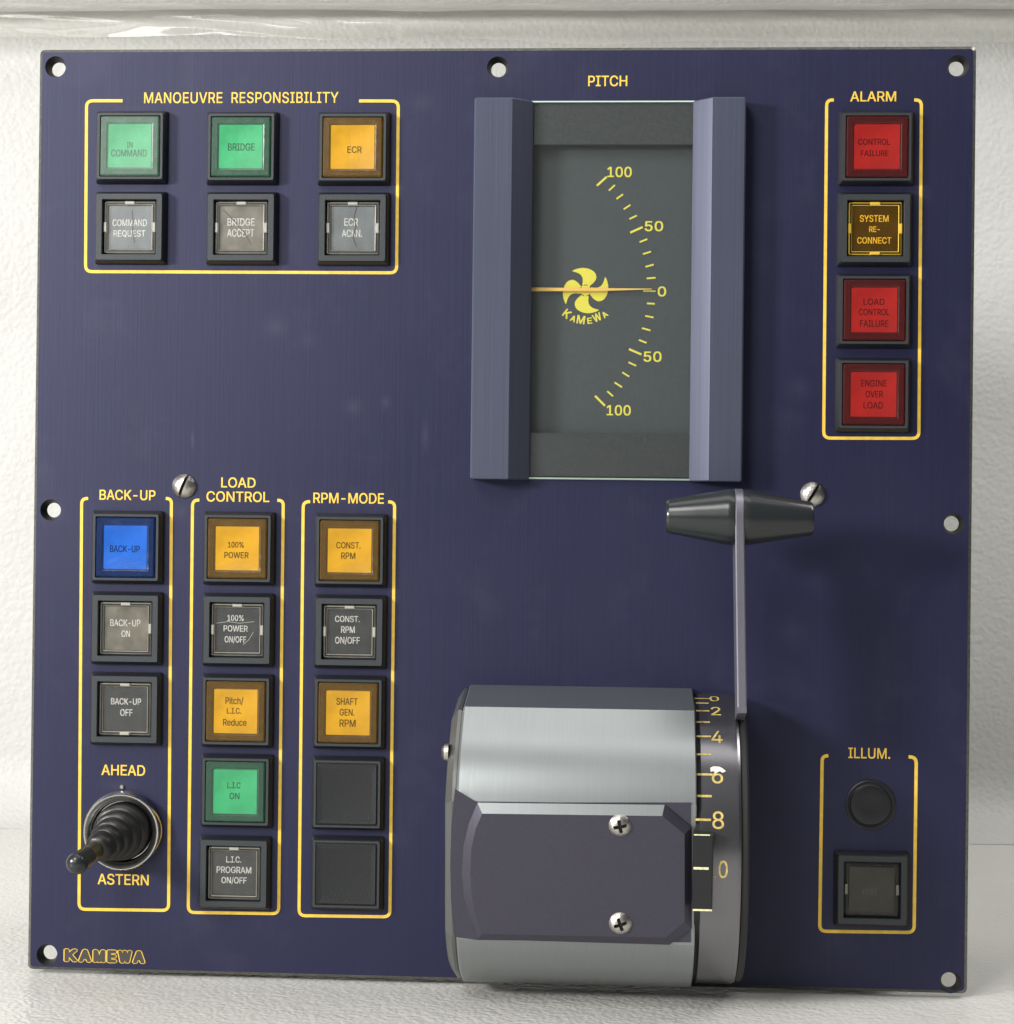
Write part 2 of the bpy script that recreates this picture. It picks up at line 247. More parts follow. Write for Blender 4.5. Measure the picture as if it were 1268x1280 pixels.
# ---------------------------------------------------------------- builders
GLYPHS = json.loads('''{" ":[187,[]],
"%":[676,[[197,283,175,283,154,283,136,287,121,297,105,307,94,319,86,335,79,351,75,368,75,388,75,396,75,404,75,412,75,431,79,449,87,464,94,480,106,493,121,503,136,512,154,517,175,517,197,517,216,512,230,503,245,493,256,480,264,464,272,449,276,431,276,412,276,404,276,396,276,388,276,368,272,351,264,335,256,319,245,307,230,297,215,287],[158,327,175,327,193,327,205,333,212,346,220,358,223,372,223,388,223,396,223,404,223,412,223,428,220,442,213,454,205,466,193,473,175,473,158,473,146,466,138,454,131,442,127,428,127,412,127,404,127,396,127,388,127,372,131,358,138,346,145,333],[523,-10,501,-10,480,-10,461,-5,446,5,431,14,420,27,412,43,404,59,400,76,400,95,400,103,400,112,400,120,400,139,404,156,412,172,420,188,432,201,447,210,462,220,480,225,501,225,523,225,541,220,556,210,571,201,582,188,590,172,597,156,601,139,601,120,601,112,601,103,601,95,601,76,597,59,589,43,582,27,570,14,555,5,541,-5],[484,35,501,35,518,35,530,41,538,53,545,65,549,79,549,95,549,103,549,112,549,120,549,136,545,150,538,162,531,174,519,180,501,180,484,180,472,174,464,162,457,150,453,136,453,120,453,112,453,103,453,95,453,79,456,65,464,53,471,41],[152,0,132,0,249,170,366,339,482,509,501,509,521,509,540,509,424,339,307,170,191,0,171,0]]],
"-":[453,[[263,244,337,244,337,226,337,207,337,188,263,188,188,188,114,188,114,207,114,226,114,244,188,244]]],
".":[187,[[108,-4,95,-4,83,-4,72,0,63,9,54,18,50,28,50,41,50,54,54,65,63,73,72,82,83,87,95,87,108,87,119,82,128,73,137,65,141,54,141,41,141,28,137,18,128,9,119,0]]],
"/":[249,[[216,533,235,533,180,330,126,127,71,-76,52,-76,33,-76,14,-76,69,127,124,330,178,533,197,533]]],
"0":[453,[[264,-7,227,-7,189,-7,157,3,130,24,103,45,83,74,69,113,55,152,48,199,48,254,48,309,55,356,69,395,83,434,104,464,130,484,157,505,189,516,227,516,264,516,296,505,323,484,350,464,370,434,384,395,398,356,405,309,405,254,405,199,398,152,384,113,370,74,350,45,323,24,297,3],[202,50,227,50,252,50,273,58,290,74,308,90,321,113,330,144,339,174,344,211,344,254,344,297,339,334,330,365,321,395,308,419,290,435,273,451,252,460,227,460,202,460,180,451,163,435,146,419,132,395,123,365,114,334,109,297,109,254,109,211,114,174,123,144,132,113,146,90,163,74,180,58]]],
"1":[453,[[181,0,76,0,76,18,76,36,76,55,181,55,286,55,391,55,391,36,391,18,391,0,286,0],[250,509,276,509,276,339,276,170,276,0,255,0,234,0,212,0,212,149,212,299,212,448,211,448,210,448,209,448,168,418,127,388,86,358,86,381,86,404,86,427,123,454,161,481,198,509,224,509]]],
"2":[453,[[172,0,64,0,64,16,64,32,64,47,121,108,177,168,234,229,254,249,270,267,282,282,295,298,304,313,311,327,317,341,320,356,320,371,320,390,316,405,308,419,299,432,288,442,273,449,259,456,242,460,224,460,204,460,187,456,172,447,158,439,147,428,139,413,131,399,127,382,127,362,107,362,86,362,66,362,66,392,72,419,86,442,100,465,119,483,143,496,167,509,194,516,225,516,255,516,282,509,306,497,329,484,348,467,361,445,374,424,381,399,381,372,381,354,378,335,371,318,364,300,353,280,336,259,319,237,296,211,267,180,229,140,191,100,153,60,153,59,153,58,153,57,231,57,310,57,389,57,389,38,389,19,389,0,281,0]]],
"3":[453,[[252,-7,218,-7,187,-7,158,-1,133,10,107,21,86,37,70,57,54,78,46,103,44,132,66,132,87,132,109,132,111,114,117,99,126,87,136,75,149,65,165,59,181,53,199,50,219,50,239,50,258,53,275,61,292,68,305,79,315,93,324,107,329,124,329,145,329,163,325,181,316,196,307,212,293,224,275,234,256,243,231,248,201,248,186,248,172,248,157,248,157,265,157,282,157,299,200,349,244,399,288,448,288,450,288,451,288,452,215,452,142,452,70,452,70,471,70,490,70,509,171,509,272,509,372,509,372,493,372,477,372,461,319,400,265,339,211,278,211,282,211,285,211,289,249,293,281,288,308,276,335,263,356,246,371,222,386,199,393,173,393,145,393,115,385,89,370,66,355,43,335,25,309,12,282,0]]],
"4":[453,[[164,105,40,105,40,123,40,141,40,158,109,275,178,392,247,509,268,509,289,509,311,509,243,394,176,280,109,166,109,165,109,164,109,163,210,163,312,163,413,163,413,144,413,125,413,105,289,105],[302,0,282,0,282,40,282,81,282,121,282,130,282,138,282,146,282,203,282,260,282,318,302,318,322,318,343,318,343,212,343,106,343,0,322,0]]],
"5":[453,[[254,-7,221,-7,191,-7,164,-1,140,11,116,23,97,39,83,60,69,81,61,104,60,130,81,130,101,130,122,130,124,115,129,101,138,89,147,77,159,67,173,60,188,53,204,50,221,50,242,50,260,55,276,64,292,74,305,87,314,104,323,121,328,141,328,162,328,184,323,204,314,221,304,238,291,252,275,262,258,272,239,277,218,277,201,277,184,274,167,268,151,263,138,255,128,246,108,248,88,250,67,253,77,338,86,423,96,509,186,509,276,509,366,509,366,490,366,471,366,452,294,452,222,452,151,452,145,402,139,352,134,301,135,301,135,301,136,301,147,311,161,319,178,325,194,331,211,334,229,334,253,334,274,329,294,321,313,313,331,301,345,285,359,270,371,252,379,231,387,210,391,188,391,163,391,130,384,101,369,76,354,50,334,30,309,15,283,1]]],
"6":[453,[[258,-7,226,-7,195,-7,167,0,142,15,118,29,98,49,84,74,71,100,64,129,64,162,64,186,69,212,80,239,91,266,110,300,137,340,176,396,214,453,252,509,276,509,299,509,322,509,265,426,208,344,151,261,149,261,147,261,145,261,150,271,157,280,165,288,174,296,184,302,196,307,207,312,221,314,235,314,266,314,293,308,316,295,339,282,357,263,370,240,382,216,389,189,389,157,389,125,382,97,368,73,354,48,334,28,310,14,286,0],[207,48,226,48,246,48,264,53,279,63,294,72,306,85,314,101,323,118,327,136,327,157,327,178,323,197,314,213,306,230,294,242,279,251,264,261,246,265,226,265,207,265,189,261,174,252,159,243,147,230,138,214,129,198,125,179,125,158,125,137,129,118,138,102,147,85,159,72,174,63,189,53]]],
"7":[453,[[120,0,97,0,172,149,248,299,323,448,323,450,323,451,323,452,236,452,149,452,62,452,62,471,62,490,62,509,172,509,281,509,391,509,391,489,391,469,391,449,315,299,240,150,165,0,142,0]]],
"8":[453,[[260,-7,226,-7,192,-7,162,-1,136,11,109,24,89,40,74,62,59,83,52,108,52,135,52,157,56,177,65,195,74,213,86,229,101,241,116,253,133,261,153,265,153,265,153,266,153,267,128,273,108,287,93,308,78,329,70,353,70,380,70,406,77,429,90,450,104,470,122,486,146,498,169,510,196,516,226,516,256,516,283,510,306,498,329,486,348,470,361,450,375,429,382,406,382,380,382,353,374,329,359,308,344,287,325,273,300,267,300,266,300,265,300,265,319,261,336,253,351,241,366,229,378,213,387,195,396,177,401,157,401,135,401,108,393,83,378,62,364,40,343,24,317,11,291,-1],[204,49,226,49,249,49,268,53,285,60,301,68,314,78,323,91,332,105,337,121,337,139,337,158,332,174,322,189,313,203,300,214,283,223,266,231,247,235,226,235,205,235,186,231,169,223,152,214,139,203,130,189,120,174,115,158,115,139,115,121,120,105,129,91,138,78,151,68,167,60,184,53],[208,290,226,290,244,290,260,293,274,300,288,307,299,318,307,330,315,343,319,358,319,376,319,393,315,407,308,420,300,433,289,443,275,449,261,456,245,460,226,460,208,460,191,456,177,449,163,443,152,433,145,420,137,407,133,393,133,376,133,358,137,343,145,330,152,318,163,307,178,300,192,293]]],
"9":[453,[[195,516,226,516,258,516,286,508,310,494,335,480,354,460,368,434,382,409,389,380,389,347,389,323,383,297,373,270,362,243,343,209,315,168,277,112,239,56,200,0,177,0,154,0,130,0,187,83,244,165,301,248,303,248,305,248,307,248,303,238,296,229,287,221,279,213,269,207,257,202,245,197,232,195,218,195,187,195,160,201,137,214,114,227,96,245,83,269,70,292,64,320,64,352,64,384,71,412,85,436,99,461,118,480,143,494,167,508],[246,460,226,460,207,460,189,456,174,446,159,437,147,424,138,407,130,391,125,372,125,352,125,330,130,312,138,295,147,279,159,266,174,257,189,248,207,243,226,243,246,243,263,248,279,257,294,266,306,279,314,295,323,311,327,330,327,350,327,372,323,391,314,407,306,424,294,437,279,446,264,456]]],
"A":[479,[[39,0,16,0,78,170,140,339,201,509,226,509,251,509,276,509,338,339,401,170,463,0,440,0,418,0,395,0,359,101,323,202,287,302,281,321,273,344,264,372,255,400,245,435,232,478,236,478,241,478,245,478,233,435,222,399,213,371,204,343,196,320,191,302,155,202,120,101,85,0,62,0],[197,142,110,142,110,161,110,180,110,199,197,199,283,199,370,199,370,180,370,161,370,142,283,142]]],
"B":[456,[[122,0,60,0,60,170,60,339,60,509,120,509,181,509,241,509,276,509,306,503,329,491,352,479,369,462,381,442,392,422,398,399,398,374,398,352,394,334,387,320,379,306,369,294,356,286,344,277,330,271,315,267,315,265,315,264,315,262,331,261,347,255,363,245,379,235,392,221,402,203,413,185,418,163,418,136,418,111,412,87,400,67,388,46,370,30,344,18,319,6,287,0,247,0,184,0],[125,115,125,57,165,57,205,57,245,57,284,57,313,65,330,80,347,95,355,114,355,137,355,154,351,170,342,184,334,198,321,209,306,218,290,227,271,231,248,231,207,231,166,231,125,231,125,173],[125,341,125,285,162,285,200,285,238,285,257,285,273,289,288,296,303,303,315,313,323,326,332,339,336,355,336,372,336,395,328,414,313,429,297,444,273,452,240,452,202,452,163,452,125,452,125,396]]],
"C":[510,[[293,-7,267,-7,223,-7,184,4,150,25,116,46,89,76,70,115,50,154,40,201,40,254,40,308,50,354,70,393,89,432,116,462,150,484,184,505,223,516,267,516,293,516,317,512,340,504,363,497,384,486,402,471,420,457,436,439,448,418,460,398,468,374,473,348,451,348,430,348,408,348,404,366,398,381,389,395,381,408,370,419,357,428,345,438,331,444,315,449,300,454,284,456,267,456,236,456,208,448,184,432,159,417,139,394,125,364,111,334,103,297,103,254,103,211,111,175,125,145,140,115,159,92,184,76,209,61,236,53,267,53,284,53,300,55,315,60,331,65,345,71,357,81,370,90,381,101,389,114,398,128,404,143,408,160,430,160,451,160,473,160,469,135,460,111,448,91,436,70,421,52,402,38,384,23,363,12,341,5,318,-3]]],
"D":[502,[[271,0,219,0,178,0,137,0,96,0,96,19,96,38,96,57,136,57,175,57,215,57,256,57,291,65,318,81,345,97,366,119,379,149,392,179,399,214,399,255,399,296,392,331,379,361,366,390,346,412,320,428,293,444,260,452,221,452,178,452,136,452,93,452,93,471,93,490,93,509,137,509,181,509,225,509,275,509,317,499,353,478,388,458,415,429,433,391,452,353,462,308,462,255,462,202,452,157,433,119,414,81,387,51,351,31,314,10],[103,509,125,509,125,339,125,170,125,0,103,0,82,0,60,0,60,170,60,339,60,509,82,509]]],
"E":[418,[[165,0,60,0,60,170,60,339,60,509,164,509,268,509,372,509,372,490,372,471,372,452,290,452,207,452,125,452,125,396,125,341,125,286,202,286,278,286,355,286,355,267,355,248,355,229,278,229,202,229,125,229,125,172,125,114,125,57,208,57,292,57,375,57,375,38,375,19,375,0,270,0]]],
"F":[410,[[82,0,60,0,60,170,60,339,60,509,163,509,266,509,369,509,369,490,369,471,369,452,288,452,206,452,125,452,125,394,125,336,125,278,198,278,272,278,346,278,346,259,346,240,346,221,272,221,198,221,125,221,125,147,125,74,125,0,103,0]]],
"G":[520,[[309,-7,269,-7,223,-7,184,4,149,25,115,46,88,77,69,116,50,155,40,201,40,254,40,308,50,354,69,393,88,432,115,462,149,484,183,505,221,516,265,516,292,516,317,512,340,504,364,496,385,484,403,469,422,454,437,437,449,416,461,396,470,373,474,349,452,349,430,349,408,349,403,365,396,380,387,393,379,406,368,417,356,427,344,436,330,444,315,448,300,453,283,456,265,456,235,456,208,448,183,432,159,417,139,394,125,364,111,334,103,297,103,254,103,211,111,175,125,145,140,115,159,92,184,76,209,61,237,53,269,53,297,53,323,59,345,71,367,83,384,101,396,123,409,146,415,172,415,202,421,201,428,200,434,199,384,199,333,199,283,199,283,218,283,237,283,256,348,256,413,256,478,256,478,237,478,219,478,200,478,158,469,122,451,91,433,60,408,36,377,19,345,2]]],
"H":[516,[[82,0,60,0,60,170,60,339,60,509,82,509,103,509,125,509,125,435,125,362,125,289,214,289,303,289,392,289,392,362,392,435,392,509,414,509,435,509,457,509,457,339,457,170,457,0,435,0,414,0,392,0,392,77,392,155,392,232,303,232,214,232,125,232,125,155,125,77,125,0,103,0]]],
"I":[300,[[111,0,31,0,31,19,31,38,31,57,60,57,89,57,118,57,118,189,118,320,118,452,89,452,60,452,31,452,31,471,31,490,31,509,111,509,190,509,269,509,269,490,269,471,269,452,240,452,212,452,183,452,183,320,183,189,183,57,212,57,240,57,269,57,269,38,269,19,269,0,190,0]]],
"K":[466,[[146,189,104,145,104,169,104,193,104,216,116,232,128,247,139,261,151,275,162,290,174,303,187,317,199,331,212,344,262,399,313,454,364,509,392,509,420,509,448,509,376,431,304,353,231,276,230,276,229,276,228,276,187,233],[82,0,60,0,60,170,60,339,60,509,82,509,103,509,125,509,125,451,125,392,125,334,124,298,124,261,124,225,124,214,124,204,125,193,125,129,125,64,125,0,103,0],[398,0,372,0,311,86,249,173,188,259,201,276,215,293,228,309,302,206,375,103,449,0,423,0]]],
"L":[392,[[160,0,60,0,60,170,60,339,60,509,82,509,103,509,125,509,125,358,125,208,125,57,203,57,282,57,361,57,361,38,361,19,361,0,261,0]]],
"M":[628,[[81,0,60,0,60,170,60,339,60,509,91,509,121,509,152,509,193,402,235,294,277,187,280,180,284,170,287,159,291,148,295,136,299,123,303,110,307,97,311,84,315,71,319,59,322,49,317,49,312,49,307,49,310,59,314,70,318,83,322,95,326,108,330,121,334,134,338,147,342,158,346,170,349,179,352,187,394,294,435,402,476,509,507,509,537,509,568,509,568,339,568,170,568,0,547,0,525,0,504,0,504,97,504,194,504,291,504,302,504,314,504,327,505,340,505,354,505,369,505,383,506,398,506,413,506,428,507,443,507,457,509,457,511,457,513,457,508,441,503,426,498,409,492,393,487,378,482,363,477,348,472,334,467,322,463,309,459,299,456,291,418,194,380,97,342,0,323,0,305,0,286,0,248,97,209,194,170,291,167,299,163,309,159,321,155,333,150,346,145,361,140,376,135,391,129,408,124,424,118,441,112,457,114,457,117,457,119,457,119,444,120,431,120,416,120,401,121,387,121,372,121,357,121,342,122,328,122,315,122,302,122,291,122,194,122,97,122,0,101,0]]],
"N":[523,[[82,0,60,0,60,170,60,339,60,509,85,509,111,509,136,509,205,400,274,291,343,183,349,174,355,164,363,151,370,138,379,123,388,107,396,90,405,73,414,55,411,55,408,54,405,54,403,72,401,90,401,108,400,126,399,142,399,157,399,172,399,185,399,195,399,300,399,404,399,509,420,509,442,509,463,509,463,339,463,170,463,0,438,0,412,0,387,0,325,97,264,193,202,290,194,303,186,316,177,331,169,345,159,362,148,381,137,400,123,424,108,452,111,453,115,453,119,454,120,428,121,405,122,384,123,362,124,344,124,328,125,312,125,300,125,291,125,194,125,97,125,0,103,0]]],
"O":[533,[[311,-7,267,-7,223,-7,184,4,150,25,116,46,90,76,70,115,50,154,40,201,40,254,40,308,50,354,70,393,90,432,116,462,150,484,184,505,223,516,267,516,311,516,350,505,384,484,418,462,444,432,464,393,483,354,493,308,493,254,493,201,483,154,464,115,444,76,418,46,384,25,350,4],[236,53,267,53,297,53,325,61,349,76,374,91,394,114,408,144,423,174,430,211,430,254,430,298,423,335,408,365,394,395,374,417,349,433,325,448,297,456,267,456,236,456,209,448,184,433,159,417,140,394,125,364,111,334,103,297,103,254,103,211,111,174,125,144,140,114,159,92,184,76,209,61]]],
"P":[444,[[82,0,60,0,60,170,60,339,60,509,118,509,177,509,235,509,274,509,307,502,332,487,358,473,377,454,390,430,402,405,409,378,409,348,409,317,402,290,390,265,377,241,358,222,332,207,307,193,274,186,235,186,193,186,151,186,109,186,109,205,109,224,109,242,150,242,191,242,233,242,259,242,281,247,297,256,313,265,325,278,333,294,341,310,344,328,344,348,344,368,341,386,333,402,325,417,313,430,297,439,280,448,259,452,232,452,196,452,160,452,125,452,125,301,125,151,125,0,103,0]]],
"Q":[533,[[274,121,245,159,268,159,290,159,313,159,332,134,351,109,369,85,374,78,379,71,384,65,412,27,440,-10,468,-48,446,-48,423,-48,401,-48,382,-23,364,2,346,27,341,33,336,39,331,46,302,84],[311,-7,267,-7,223,-7,184,4,150,25,116,46,90,76,70,115,50,154,40,201,40,254,40,308,50,354,70,393,90,432,116,462,150,484,184,505,223,516,267,516,311,516,350,505,384,484,418,462,444,432,464,393,483,354,493,308,493,254,493,201,483,154,464,115,444,76,418,46,384,25,350,4],[236,53,267,53,297,53,325,61,349,76,374,91,394,114,408,144,423,174,430,211,430,254,430,298,423,335,408,365,394,395,374,417,349,433,325,448,297,456,267,456,236,456,209,448,184,433,159,417,140,394,125,364,111,334,103,297,103,254,103,211,111,174,125,144,140,114,159,92,184,76,209,61]]],
"R":[448,[[82,0,60,0,60,170,60,339,60,509,119,509,177,509,236,509,275,509,307,502,333,489,359,475,378,457,390,433,403,410,409,382,409,352,409,321,403,295,390,271,378,248,359,230,333,217,307,204,275,198,236,198,189,198,143,198,96,198,96,217,96,236,96,255,142,255,188,255,234,255,260,255,281,259,298,267,314,275,326,286,334,300,341,315,345,332,345,352,345,372,341,390,334,405,326,420,314,431,298,440,281,448,259,452,233,452,197,452,161,452,125,452,125,301,125,151,125,0,103,0],[378,0,353,0,312,76,271,153,230,229,254,229,279,229,303,229,344,153,386,76,428,0,403,0]]],
"S":[446,[[263,-9,224,-9,187,-9,155,-3,128,9,100,21,79,38,64,60,49,82,40,107,38,137,60,137,82,137,104,137,106,117,112,101,123,88,134,75,149,65,166,59,184,52,203,49,224,49,247,49,268,53,286,60,304,68,319,78,329,92,340,105,346,121,346,139,346,155,341,169,332,179,323,189,311,198,296,205,281,211,264,217,245,222,224,228,204,234,184,239,142,251,109,268,86,289,63,311,52,339,52,372,52,401,60,426,75,448,90,469,111,486,138,498,164,510,194,516,227,516,261,516,290,510,316,498,342,486,362,469,377,449,392,428,400,404,401,378,380,378,358,378,337,378,335,403,323,423,302,437,281,451,256,459,225,459,203,459,184,455,167,448,151,441,138,431,129,418,120,406,115,391,115,376,115,358,120,344,131,334,142,323,154,314,169,308,184,302,199,297,212,293,230,289,247,284,264,279,279,275,295,270,312,264,328,257,344,248,359,238,373,227,385,214,395,198,404,181,408,162,408,139,408,111,401,86,386,64,372,41,351,24,323,11,296,-2]]],
"T":[448,[[85,452,32,452,32,471,32,490,32,509,160,509,288,509,417,509,417,490,417,471,417,452,363,452,310,452,257,452,257,301,257,151,257,0,235,0,214,0,193,0,193,151,193,301,193,452,139,452]]],
"U":[517,[[299,-8,259,-8,219,-8,184,0,154,15,124,31,101,53,85,80,68,107,60,138,60,173,60,285,60,397,60,509,81,509,103,509,124,509,124,399,124,288,124,178,124,154,130,132,141,113,152,94,167,79,187,68,207,57,231,52,259,52,287,52,311,57,331,68,351,79,366,94,377,113,387,132,393,154,393,178,393,288,393,399,393,509,414,509,436,509,457,509,457,397,457,285,457,173,457,138,449,107,433,80,416,53,393,31,363,15,334,0]]],
"V":[479,[[229,0,204,0,141,170,79,339,16,509,39,509,62,509,84,509,120,408,156,307,192,206,198,189,206,166,215,137,224,109,235,73,248,31,243,31,239,31,235,31,247,74,258,110,267,138,276,166,284,189,290,206,325,307,360,408,395,509,417,509,440,509,463,509,401,339,340,170,278,0,253,0]]],
"W":[686,[[180,0,155,0,109,170,63,339,16,509,38,509,60,509,82,509,109,404,136,300,163,196,168,179,172,163,175,145,179,128,183,111,187,94,190,76,194,58,197,40,194,40,192,40,189,40,193,58,196,76,200,94,203,111,207,128,211,145,215,163,220,179,224,196,251,300,279,404,306,509,331,509,355,509,380,509,407,404,434,300,462,196,466,179,470,163,474,145,478,128,482,111,486,94,490,76,494,58,497,40,494,40,491,40,488,40,492,58,495,76,499,94,502,111,506,128,510,145,515,163,519,179,523,196,550,300,576,404,603,509,625,509,647,509,670,509,623,339,577,170,530,0,505,0,480,0,455,0,426,108,397,215,368,323,362,344,357,367,351,391,346,416,341,444,336,475,341,475,345,475,350,475,345,445,340,419,335,395,330,371,324,347,318,323,289,215,260,108,230,0,205,0]]],
"Y":[471,[[225,0,203,0,203,69,203,139,203,208,141,308,79,409,16,509,41,509,66,509,91,509,125,454,159,399,192,344,203,326,213,309,222,292,231,275,240,255,250,230,241,230,232,230,224,230,233,255,242,276,251,293,260,310,270,327,280,344,314,399,347,454,381,509,406,509,430,509,455,509,393,409,330,308,268,208,268,139,268,69,268,0,247,0]]],
"c":[395,[[226,-8,207,-8,173,-8,143,0,117,16,91,33,71,56,56,85,41,114,34,149,34,187,34,227,41,262,56,291,71,321,91,343,117,360,143,376,173,384,207,384,226,384,243,382,260,377,276,372,292,365,305,356,319,347,330,335,340,322,350,309,357,294,362,277,342,272,322,267,303,262,300,272,296,281,290,289,285,297,278,305,270,311,262,317,253,322,242,325,232,328,220,330,207,330,182,330,161,323,145,310,129,297,116,280,108,258,100,237,96,213,96,187,96,162,100,139,108,117,116,96,129,79,145,66,161,53,182,46,207,46,220,46,232,48,243,52,253,55,263,60,271,66,279,72,286,80,292,89,297,97,301,107,304,117,324,112,343,107,363,102,358,85,351,70,341,56,332,43,320,31,306,21,293,12,277,4,261,-1,244,-6]]],
"d":[424,[[219,-8,195,-8,164,-8,136,0,111,16,87,32,68,55,55,84,41,114,34,149,34,189,34,229,41,263,55,293,69,322,88,345,112,361,136,376,164,384,196,384,219,384,238,381,253,373,268,365,279,356,287,346,296,336,302,327,306,319,308,319,309,319,311,319,311,382,311,446,311,509,331,509,351,509,372,509,372,339,372,170,372,0,352,0,332,0,313,0,313,20,313,39,313,59,311,59,309,59,307,59,302,51,295,42,287,31,278,21,267,12,252,4,238,-4],[181,47,205,47,227,47,247,53,263,65,279,77,291,94,299,115,308,136,312,161,312,189,312,217,308,242,300,263,292,284,279,300,263,312,247,324,228,330,205,330,181,330,161,324,145,311,129,299,116,282,108,261,100,240,96,216,96,189,96,162,100,138,109,117,117,95,129,78,145,66,161,53]]],
"e":[403,[[238,-8,212,-8,175,-8,143,0,117,16,90,33,70,56,56,85,41,114,34,148,34,187,34,226,41,260,55,290,69,319,89,343,115,359,141,376,171,384,205,384,226,384,246,381,266,374,285,367,303,356,319,341,335,326,348,306,357,282,366,258,371,228,371,194,371,186,371,178,371,169,272,169,174,169,75,169,75,187,75,204,75,221,163,221,250,221,338,221,329,215,319,208,310,202,310,227,306,249,298,269,290,288,278,303,263,314,247,325,228,330,205,330,182,330,163,325,146,313,130,302,118,288,109,270,100,251,96,232,96,211,96,200,96,189,96,178,96,150,101,126,110,106,120,87,134,72,151,61,168,51,189,46,212,46,228,46,241,48,254,53,266,57,277,64,285,73,294,82,301,93,306,105,325,101,345,96,365,91,359,71,349,54,335,39,321,24,303,13,283,4,262,-4]]],
"h":[410,[[114,249,114,227,114,151,114,76,114,0,93,0,73,0,53,0,53,170,53,339,53,509,73,509,93,509,114,509,114,435,114,361,114,287,110,287,106,287,102,287,114,322,131,347,152,362,174,377,199,384,227,384,253,384,276,379,295,369,315,358,330,342,341,321,352,299,357,273,357,240,357,160,357,80,357,0,337,0,316,0,296,0,296,78,296,157,296,235,296,265,288,288,273,304,258,321,237,329,210,329,192,329,175,325,161,317,146,309,135,298,126,283,118,267]]],
"i":[166,[[73,0,53,0,53,126,53,253,53,379,73,379,93,379,114,379,114,253,114,126,114,0,93,0],[95,443,84,443,72,443,62,447,54,455,45,462,41,472,41,483,41,494,45,504,54,512,62,520,72,524,84,524,95,524,106,520,114,512,122,504,126,494,126,483,126,472,122,462,114,455,106,447]]],
"t":[227,[[138,379,204,379,204,362,204,344,204,327,138,327,72,327,6,327,6,344,6,362,6,379,72,379],[65,345,65,471,85,471,106,471,126,471,126,347,126,222,126,98,126,81,129,69,136,61,143,54,154,50,170,50,174,50,179,50,185,51,191,52,197,53,202,54,206,36,209,19,213,2,207,0,200,-2,192,-3,184,-4,176,-4,168,-4,136,-4,110,4,92,21,74,38,65,62,65,93,65,219]]],
"u":[410,[[211,-5,182,-5,157,-5,134,0,115,11,95,21,80,37,69,59,58,80,53,107,53,139,53,219,53,299,53,379,73,379,93,379,114,379,114,301,114,222,114,144,114,114,121,91,137,75,152,58,173,50,200,50,218,50,235,54,249,62,264,70,275,81,283,97,292,112,296,131,296,153,296,228,296,304,296,379,316,379,337,379,357,379,357,253,357,126,357,0,337,0,318,0,298,0,298,31,298,61,298,92,301,92,304,92,307,92,295,57,279,32,257,17,235,2]]]}''')      # letter outlines: advance, then bezier handles per thousand of an em
ORIG = {}
class MB:
    """collects faces in panel millimetres (u right, v up, w towards the viewer)"""
    def __init__(self): self.v = []; self.f = []; self.mi = []
    def loop(self, pts):
        i = len(self.v); self.v += [tuple(p) for p in pts]; return list(range(i, i + len(pts)))
    def loft(self, loops, cap0=True, cap1=True, mi=0, close=True):
        ids = [self.loop(l) for l in loops]; n = len(ids[0])
        for q, (a, b) in enumerate(zip(ids, ids[1:])):
            for k in range(n if close else n - 1):
                self.f.append((a[k], a[(k + 1) % n], b[(k + 1) % n], b[k])); self.mi.append(mi if isinstance(mi, int) else mi[q])
        ends = (mi, mi) if isinstance(mi, int) else (mi[0], mi[-1])
        if cap0: self.f.append(tuple(ids[0])); self.mi.append(ends[0])
        if cap1: self.f.append(tuple(reversed(ids[-1]))); self.mi.append(ends[1])
    def box(self, u0, u1, v0, v1, w0, w1, c=0.0, mi=0):
        ls = [rect(u0, u1, v0, v1, w0)]
        if c: ls += [rect(u0, u1, v0, v1, w1 - c), rect(u0 + c, u1 - c, v0 + c, v1 - c, w1)]
        else: ls += [rect(u0, u1, v0, v1, w1)]
        self.loft(ls, mi=mi)
    def tube(self, pts, radii, n=16, cap=True):
        loops = []
        for i, p in enumerate(pts):
            d = (Vector(pts[min(i + 1, len(pts) - 1)]) - Vector(pts[max(i - 1, 0)])).normalized()
            x = d.orthogonal().normalized() if abs(d.x) > 0.9 else d.cross(Vector((1, 0, 0))).normalized(); y = d.cross(x)
            loops.append([Vector(p) + (x * math.cos(a) + y * math.sin(a)) * radii[i] for a in (2 * math.pi * k / n for k in range(n))])
        self.loft(loops, cap, cap)
    def build(self, name, mats, parent=None, label=None, origin=None, sharp=35.0):
        o0 = Vector(origin) if origin else (Vector(ORIG[parent.name]) if parent else Vector((0, 0, 0)))
        me = bpy.data.meshes.new(name)
        me.from_pydata([world(Vector(p) - o0) for p in self.v], [], self.f)
        if not isinstance(mats, (list, tuple)): mats = [mats]
        for x in mats: me.materials.append(x)
        for p, i in zip(me.polygons, self.mi): p.material_index = i
        bm = bmesh.new(); bm.from_mesh(me); bmesh.ops.remove_doubles(bm, verts=bm.verts, dist=1e-7)
        bmesh.ops.recalc_face_normals(bm, faces=bm.faces); bm.to_mesh(me); bm.free()
        for p in me.polygons: p.use_smooth = True
        me.set_sharp_from_angle(angle=R_(sharp))
        return link(name, me, parent, label, o0)
def link(name, me, parent, label, o0):
    ob = bpy.data.objects.new(name, me); COL.objects.link(ob)
    ORIG[ob.name] = tuple(o0)
    if parent:
        ob.parent = parent; ob.location = world(Vector(o0) - Vector(ORIG[parent.name]))
    else: ob.location = world(o0)
    if label: ob['label'] = label
    return ob
def copy_of(src, parent, origin, label=None):
    ob = src.copy(); COL.objects.link(ob); ORIG[ob.name] = tuple(origin)
    ob.parent = parent; ob.location = world(Vector(origin) - Vector(ORIG[parent.name]))
    for k in ('label',):
        if k in ob: del ob[k]
    if label: ob['label'] = label
    return ob
def rect(u0, u1, v0, v1, w): return [(u0, v0, w), (u1, v0, w), (u1, v1, w), (u0, v1, w)]
